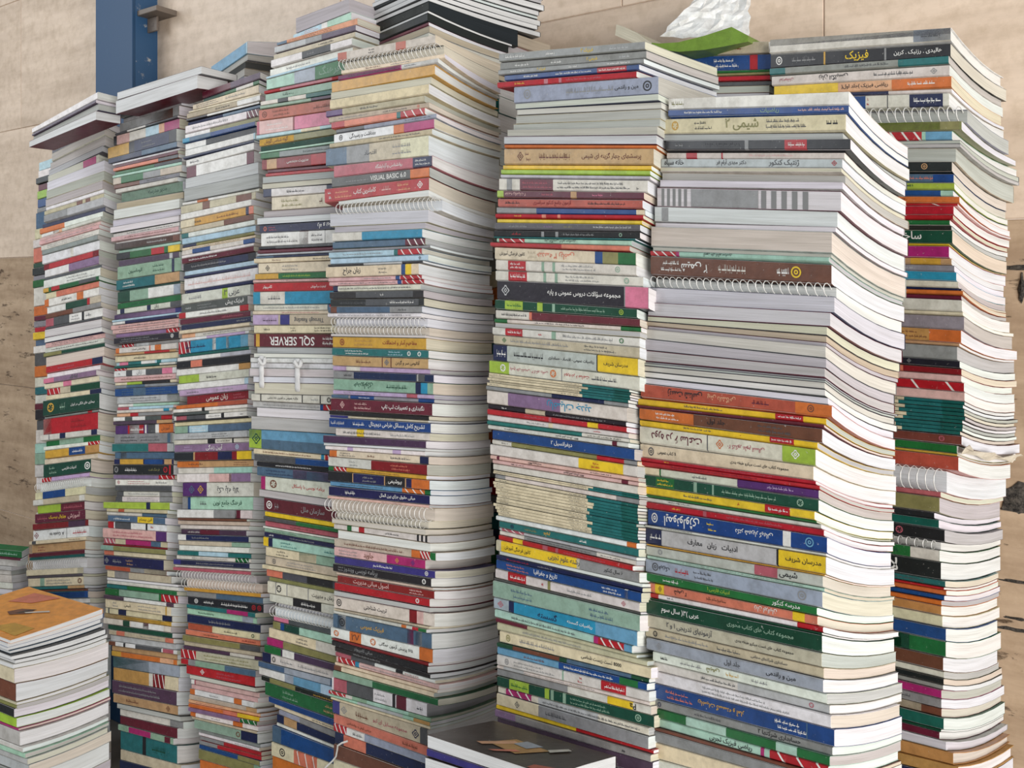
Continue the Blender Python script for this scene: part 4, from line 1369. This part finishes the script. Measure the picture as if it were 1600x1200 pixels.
def ordn(k): return 'hundred and '+ordn(k-100) if k > 100 else 'hundredth' if k == 100 else ORD[k-1] if k < 20 else TENS[k//10]+'ieth' if k % 10 == 0 else TENS[k//10]+'y-'+ORD[k % 10-1]
def colour(r):
    sp = r['sp']
    if 'k' in sp['fl']: return 'cream'
    full = [m[3] for m in sp['marks'] if m[0] == 'b' and m[2]-m[1] > .85]
    return cw(full[-1] if full else sp['col'])
def feature(r):
    sp = r['sp']; mk = sp['marks']; c = colour(r)
    if 'k' in sp['fl']: return 'with teal end'
    for m in mk:
        if m[0] == 'i': return 'with grey-striped fore-edge'
    big = [m for m in mk if m[0] in 'tT']; bd = [m for m in mk if m[0] == 'b' and m[3] and .04 < m[2]-m[1] <= .85 and cw(m[3]) != c]; z = [m for m in mk if m[0] == 'z']
    if z: return 'with diagonal red stripes' if (z[0][3] or 'red') == 'red' else 'with diagonal %s stripes' % cw(z[0][3])
    if bd:
        m = max(bd, key=lambda m: m[2]-m[1]); return 'with %s %s' % (cw(m[3]), 'end' if (m[1] < .02 or m[2] > .98) else 'band')
    if big: return 'with %s lettering' % cw(big[0][3])
    o = [m for m in mk if m[0] == 's']
    if o: return 'with small %s print' % cw(o[0][3])
    return ''
def wc(s): return len(re.findall(r"[A-Za-z0-9][A-Za-z0-9'\u2019-]*", s))
used = set()
def short(r): return ('pages-out ' if 'p' in r['sp']['fl'] else '')+colour(r)
def label(r):
    if r['name'] == 'booklet':
        k = 1; q = r
        while q['up'] and q['up']['name'] == 'booklet': q = q['up']; k += 1
        c = 'thin cream booklet with teal end, %s in bundle under %s book %s' % (ordn(k), colour(q['up']) if q['up'] else 'top', LONG[r['key']][1])
        if c not in used: return c
    th = r['yb']-r['yt']; big = {'big front stack': 24, 'sixth stack of the row': 20, 'stack by the cracked wall': 20, 'low magazine pile': 18}.get(r['key'], 17)
    size = 'thick ' if th >= big else 'thin ' if th <= big*.37 else ''
    fl = r['sp']['fl']
    if 'p' in fl and r['name'] == 'book': d = size+colour(r)+' page block facing out'; f = feature(r)
    else: d = size+colour(r)+' '+('hardback' if 'h' in fl else BIND[r['name']]); f = feature(r) if 'h' not in fl else ''
    up, dn = r['up'], r['dn']
    rel = 'between %s and %s' % (short(up), short(dn)) if up and dn else 'at the very top' if not up else 'at the bottom'
    if up and dn and short(up) == short(dn): rel = 'between two %s ones' % short(up)
    if up and dn and short(up) == colour(r): rel = 'on top of %s one' % short(dn)
    L0, L1 = LONG[r['key']]; cands = []
    for place in (L0, L1):
        for ff in ((f, '') if f else ('',)):
            for rr in (rel, 'under %s one' % short(up) if up else rel, 'on %s one' % short(dn) if dn else rel): cands.append('%s%s, %s %s' % (d, ' '+ff if ff else '', rr, place))
    hgt = 'high up ' if r['i'] < r['n']*.33 else 'low down ' if r['i'] > r['n']*.66 else 'midway up '
    for rr in (rel, 'under %s one' % short(up) if up else rel): cands.append('%s%s, %s, %s%s' % (d, ' '+f if f else '', rr, hgt, L1))
    for ff in ((' '+f) if f else '', ''): cands.append('%s%s, %s from top %s' % (d, ff, ordn(r['i']+1), L1))
    for c in cands:
        if wc(c) <= 16 and c not in used: return c
    return cands[-1]
stuffmb = MB()
def cover_override(sp):
    for m in list(sp['marks']):
        if m[0] == 'C': sp['marks'].remove(m); return m[3]
byid = {}
_make = make
def make2(b, r, mbs):
    sp = r['sp']; cc = cover_override(sp)
    if 'm' in sp['fl'] or cc:
        sp2 = dict(sp); tone = sp['col'] if not ('m' in sp['fl']) else 'white'
        cv = cc or sp['col']
        b.cover(mbs[0], lin(PAL[cv]), GLOSS, False, True, False); b.pages(mbs[1], lin(PAGES_TONE.get(tone, PAGES_TONE['white'])), False, True); mbs[2] is not None and b.marks(mbs[2], mbs[3])
    else: _make(b, sp, mbs)
for r in allb:
    b = Book(r['st'], r['yt'], r['yb'], r['sp'], (1.7 if r['st'].O[1] > 1.7 else 1.1) if r['yb']-r['yt'] < 26 else .7)
    if id(r) in keep:
        one = True; mbs = [MB() for _ in range(5)]
        if one: mbs[2] = mbs[3] = None
        make2(b, r, mbs)
        p = b.P((b.sA+b.sB)/2, b.W/2, 0); root = empty(r['name'], p); r['root'] = root; r['b'] = b
        lb = label(r); used.add(lb); tag(root, lb, BIND[r['name']] if r['name'] == 'magazine' else 'notebook' if 'spiral' in r['name'] else r['name'], r['name'].replace('_', ' ')+'s in the '+r['key'])
        for mb, nm in zip(mbs, ('cover', 'page_block', 'spine_print', 'lettering', 'wire_coil')):
            if mb is not None and mb.v: mb.build(nm, root, p)
        if one:                                    # thick enough to tell its prints apart: each band and each line of lettering is a piece of its own
            full = r['sp']['marks']
            for mk in full:
                b.spec = dict(r['sp'], marks=[mk]); m1, m2 = MB(), MB(); b.marks(m1, m2)
                if m1.v: m1.build('stripe_print' if mk[0] in 'zi' else 'spine_band', root, p)
                if m2.v: m2.build('emblem' if mk[0] == 'o' else 'small_print' if mk[0] == 's' else 'lettering', root, p)
            b.spec = r['sp']
    else:
        make2(b, r, [stuffmb, stuffmb, stuffmb, stuffmb, stuffmb])
# the books below the picture's lower edge and behind other stacks, down to the floor
class Blend:
    def __init__(s, st, y, t): s.st = st; s.y = y; s.t = t
    def surf(s, _):
        z, a, b, w = s.st.surf(s.y); t = s.t; z0 = z(0, 0)
        return (lambda ss, ww: (1-t)*z(ss, ww)), a, b, w
for key in FLOORED:
    st = ST[key][0]; last = [r for r in allb if r['key'] == key][-1]['yb']; zf = st.surf(last)
    low = min(zf[0](zf[1], 0), zf[0](zf[2], zf[3]), zf[0](zf[1], zf[3])); n = max(1, int(low/.034)) if low > .012 else 0
    for k in range(n):
        class T: pass
        ta, tb = Blend(st, last, k/n), Blend(st, last, (k+1)/n); pr = T(); pr.bow = st.bow; pr.O, pr.es, pr.ew = st.O, st.es, st.ew
        pr.surf = lambda y, ta=ta, tb=tb: ta.surf(0) if y == 0 else tb.surf(0)
        c = R.choice(('grey', 'offwhite', 'blue', 'red', 'green', 'beige', 'navy', 'orange', 'teal', 'cream')); sp = dict(fl=['p'] if R.random() < .3 else [], col=c if True else c, marks=[])
        if 'p' in sp['fl']: sp['col'] = 'white'
        _make(Book(pr, 0, 1, sp), sp, [stuffmb]*5)
so = stuffmb.build('stacked_books'); tag(so, 'remaining small and thin books filling out the tall stacks', 'book', 'the smaller books', 'stuff')

# ---------------------------------------------------------------- printed covers seen from above
def topart(key, i, polys):
    r = [q for q in allb if q['key'] == key][i]
    if 'b' not in r: return
    b = r['b']; mb = MB(); p0 = r['root'].location
    for col, pts in polys: mb.add([tuple(np.array(b.P(b.u2s(u), w*b.W, 1))+(0, 0, .0006+.0002*q)) for q, (u, w) in [(len(mb.f), t) for t in pts]], [tuple(range(len(pts)))], lin(PAL[col]), GLOSS)
    mb.build('cover_print', r['root'], tuple(p0))
topart('low magazine pile', 0, [('gold', [(.62, .1), (.95, .08), (.93, .3), (.7, .28)]), ('salmon', [(.2, .6), (.4, .7), (.5, .95), (.2, .9)]), ('brown', [(.42, .42), (.5, .38), (.62, .52), (.56, .6), (.46, .55)]), ('black', [(.5, .44), (.54, .46), (.58, .62), (.53, .58)]), ('offwhite', [(.55, .5), (.58, .49), (.72, .64), (.69, .66)])])
topart('low dark pile', 0, [('terracotta', [(.82, .02), (.98, .02), (.98, .22), (.82, .12)]), ('ochre', [(.35, .3), (.62, .22), (.72, .55), (.42, .6)]), ('peach', [(.3, .22), (.36, .2), (.5, .5), (.44, .54)]), ('salmon', [(.46, .12), (.5, .12), (.62, .3), (.57, .32)]), ('silver', [(.48, .45), (.6, .42), (.64, .6), (.5, .62)]), ('offwhite', [(.7, .55), (.74, .5), (.8, .72), (.76, .75)])])

# ---------------------------------------------------------------- folded green magazine and plastic sheet on the half-hidden stack
def ribbon(mb, pts, thick, back, col, mat, ew, seg=1):
    """a bent slab: its front edge runs through pts (3D), it goes back along ew"""
    V = []; f = []; n = len(pts); e = np.array((*ew, 0))
    for p in pts:
        p = np.array(p)
        for dz, w in ((0, 0), (thick, 0), (thick, back), (0, back)): V.append(p+e*w+(0, 0, dz))
    for i in range(n-1):
        for q in range(4): q2 = (q+1) % 4; f.append((4*i+q, 4*i+q2, 4*i+4+q2, 4*i+4+q))
    f += [(3, 2, 1, 0), (4*n-4, 4*n-3, 4*n-2, 4*n-1)]
    mb.add(V, f, col, mat, [(k*.01+.3, (k % 4 in (1, 2))*thick+.2) for k in range(len(V))])
hs = ST['hidden stack behind the row'][0]; ew = hs.ew
root = empty('folded_magazine', at(1060, 72, 1.46)); tag(root, 'folded magazine with moss green cover lying open atop half-hidden stack', 'magazine')
def wedge(mb, lo, hi, back, col, mat, ew):
    n = len(lo); e = np.array((*ew, 0)); V = []
    for p, q in zip(lo, hi): V += [p, q, q+e*back, p+e*back]
    f = [(4*i+k, 4*i+(k+1) % 4, 4*i+4+(k+1) % 4, 4*i+4+k) for i in range(n-1) for k in range(4)]+[(3, 2, 1, 0), (4*n-4, 4*n-3, 4*n-2, 4*n-1)]
    mb.add(V, f, col, mat, [(k*.01+.3, (k % 4 in (1, 2))*.012+.2) for k in range(len(V))])
dz = lambda x: 1.50-(x-962)*.00035
lo = [at(x, y, dz(x)) for x, y in ((1010, 69), (1030, 77), (1060, 81), (1100, 78), (1140, 71), (1169, 65))]
hi = [at(x, y, dz(x)) for x, y in ((1012, 66), (1030, 68), (1060, 66), (1100, 56), (1143, 42), (1169, 56))]
mb = MB(); wedge(mb, lo, hi, .10, lin(PAL['moss']), GLOSS, ew); mb.build('cover', root, tuple(root.location))
lo = [at(x, y, dz(x)-.004) for x, y in ((961, 55), (975, 61), (995, 69), (1016, 74))]; hi = [at(x, y, dz(x)-.004) for x, y in ((963, 38), (975, 42), (995, 51), (1016, 66))]
mb = MB(); wedge(mb, lo, hi, .10, lin((190, 184, 166)), PAGE, ew); mb.build('page_block', root, tuple(root.location))
V = []; f = []; U = []; RR = random.Random(5); nx, ny = 13, 10
for j in range(ny):
    for i in range(nx):
        u, v = i/(nx-1), j/(ny-1); x = (1030+(1170-1030)*u)*(1-v)+(1098+73*u)*v; y = (56+10*u)*(1-v)+(-14+6*u)*v
        V.append(at(x+RR.uniform(-3, 3), y+RR.uniform(-2, 2), 1.545-.05*u*(1-v)+.02*v+RR.uniform(-.007, .007)))
for j in range(ny-1):
    for i in range(nx-1): k = j*nx+i; f.append((k, k+1, k+nx+1, k+nx))
mb = MB(); mb.add(V, f, lin((236, 236, 234)), GLOSS); o = mb.build('plastic_sheet'); tag(o, 'crumpled white plastic sheet behind the folded green magazine', 'sheet')
sd = o.modifiers.new('thickness', 'SOLIDIFY'); sd.thickness = .0008

# ---------------------------------------------------------------- cloth ties round the bundled papers, and a white cord
f4 = ST['fourth stack of the row'][0]
def on_front(st, x, y, out):                      # a point just in front of a stack's spine side
    s_ = st.s_at(x); p = st.O+s_*st.es-st.ew*out; return np.array((p[0], p[1], EYE+(HZ-y)/F*p[1]))
def tube(mb, pts, r, col, mat, seg=6, closed=False):
    V = []; f = []; n = len(pts); P = [np.array(p, float) for p in pts]
    for i in range(n):
        d = P[min(i+1, n-1)]-P[max(i-1, 0)]; d /= np.linalg.norm(d)+1e-9; a = np.cross(d, (0.31, -.8, .5)); a /= np.linalg.norm(a); c = np.cross(d, a); rr = r[i] if isinstance(r, (list, tuple)) else r
        for q in range(seg): t = 2*math.pi*q/seg; V.append(P[i]+a*math.cos(t)*rr+c*math.sin(t)*rr)
    for i in range(n-1):
        for q in range(seg): q2 = (q+1) % seg; f.append((i*seg+q, i*seg+q2, (i+1)*seg+q2, (i+1)*seg+q))
    f += [tuple(range(seg))[::-1], tuple((n-1)*seg+q for q in range(seg))]
    mb.add(V, f, col, mat, None, True)
for k, (x, ys, where) in enumerate(((411, (556, 606), 'near the bundle end'), (467, (560, 612), 'across the bundle middle'))):
    root = empty('cloth_tie', on_front(f4, x, ys[0], .004)); tag(root, 'knotted white cloth strip tied round bundled papers, '+where, 'tie', 'cloth strips round the bundled papers')
    mb = MB(); W = 3.6
    c0 = [on_front(f4, x+math.sin(t*3)*2, ys[0]+(ys[1]-ys[0])*t, .0035+.004*math.sin(t*math.pi)) for t in np.linspace(0, 1, 9)]
    V = []; f = []
    es3 = np.array((*f4.es, 0)); en = np.array((*-f4.ew, 0))
    for i, p in enumerate(c0):
        wd_ = .0062*(1+.15*math.sin(i*2.1))
        for a, bb in ((-1, 0), (-.3, 1), (.3, .2), (1, 1), (1, -.6), (-1, -.6)): V.append(p+es3*a*wd_+en*bb*.0016)
    for i in range(8):
        for q in range(6): q2 = (q+1) % 6; f.append((6*i+q, 6*i+q2, 6*i+6+q2, 6*i+6+q))
    f += [(5, 4, 3, 2, 1, 0), tuple(48+q for q in range(6))]
    mb.add(V, f, lin((232, 230, 228)), CLOTH, None, True); mb.build('strip', root, tuple(root.location))
    mb = MB(); base = on_front(f4, x+4, ys[0]+9, .010)
    pts = [base+es3*.009*math.cos(t)+np.array((0, 0, .006*math.sin(2*t)))+en*.004*math.sin(t) for t in np.linspace(0, 2*math.pi, 14)]
    tube(mb, pts, .0038, lin((226, 224, 222)), CLOTH); mb.build('knot', root, tuple(root.location))
f5 = ST['fifth stack of the row'][0]
mb = MB(); pts = [on_front(f5, x, y, .006+.004*math.sin(i)) for i, (x, y) in enumerate(((547, 1158), (540, 1161), (534, 1165), (531, 1173), (527, 1182), (521, 1189), (514, 1197), (508, 1206), (500, 1216), (494, 1226)))]
tube(mb, pts, .0017, lin((228, 226, 220)), CLOTH); o = mb.build('cord'); tag(o, 'white cord hanging down between fourth and fifth stacks near the bottom', 'cord')
# a torn, curled cover on the last stack
r = min((q for q in allb if q['key'] == 'stack by the cracked wall' and 'root' in q), key=lambda q: abs(q['yb']-735)); b = r['b']; mb = MB(); V = []; f = []; U = []
for i in range(9):
    for j in range(3):
        t = i/8; p = np.array(b.P(b.sB-.003-.006*j+.004*math.sin(i*1.7), b.W*(.0+1.08*t), .98)); p[2] += .004+.007*abs(math.sin(i*.9+j))+.004*j; V.append(p)
for i in range(8):
    for j in range(2): k = i*3+j; f.append((k, k+1, k+4, k+3))
mb.add(V, f, lin((214, 204, 186)), MATTE); q = mb.build('torn_cover', r['root'], tuple(r['root'].location)); sdm = q.modifiers.new('thickness', 'SOLIDIFY'); sdm.thickness = .0006
# broken-out hollows of the travertine beside the last stack
md, nd, ld, bd_ = nt('broken_stone'); gd = nd.new('ShaderNodeNewGeometry'); an = noise(nd, ld, 130, 6, gd.outputs['Position'], .8)
ld.new(ramp(nd, ld, an, .38, lin((38, 36, 36)), .66, lin((150, 140, 128))), bd_.inputs['Base Color']); bd_.inputs['Roughness'].default_value = 1; bump(nd, ld, bd_, an, 1, .02)
RH = random.Random(3)
for (cx, cy, rx, ry) in ((1592, 778, 20, 26), (1590, 418, 22, 4), (1596, 452, 3, 24), (1590, 909, 20, 3), (1588, 984, 26, 4), (1586, 966, 16, 3)):
    t0 = wall_t(cx); z0 = wall_z(cx, cy); dd = (W0+WD*t0)[1]; V = [wpt(t0, z0, .006)]; n = 16
    for k in range(n): a = 2*math.pi*k/n; q = RH.uniform(.7, 1.2); V.append(wpt(t0+rx/F*dd*math.cos(a)*q*1.4, z0+ry/F*dd*math.sin(a)*q, .0005))
    me = bpy.data.meshes.new('hollow'); me.from_pydata(V, [], [(0, k+1, (k+1) % n+1) for k in range(n)]); me.materials.append(md); o = bpy.data.objects.new('stone_hollow', me); S.collection.objects.link(o); o.parent = wall
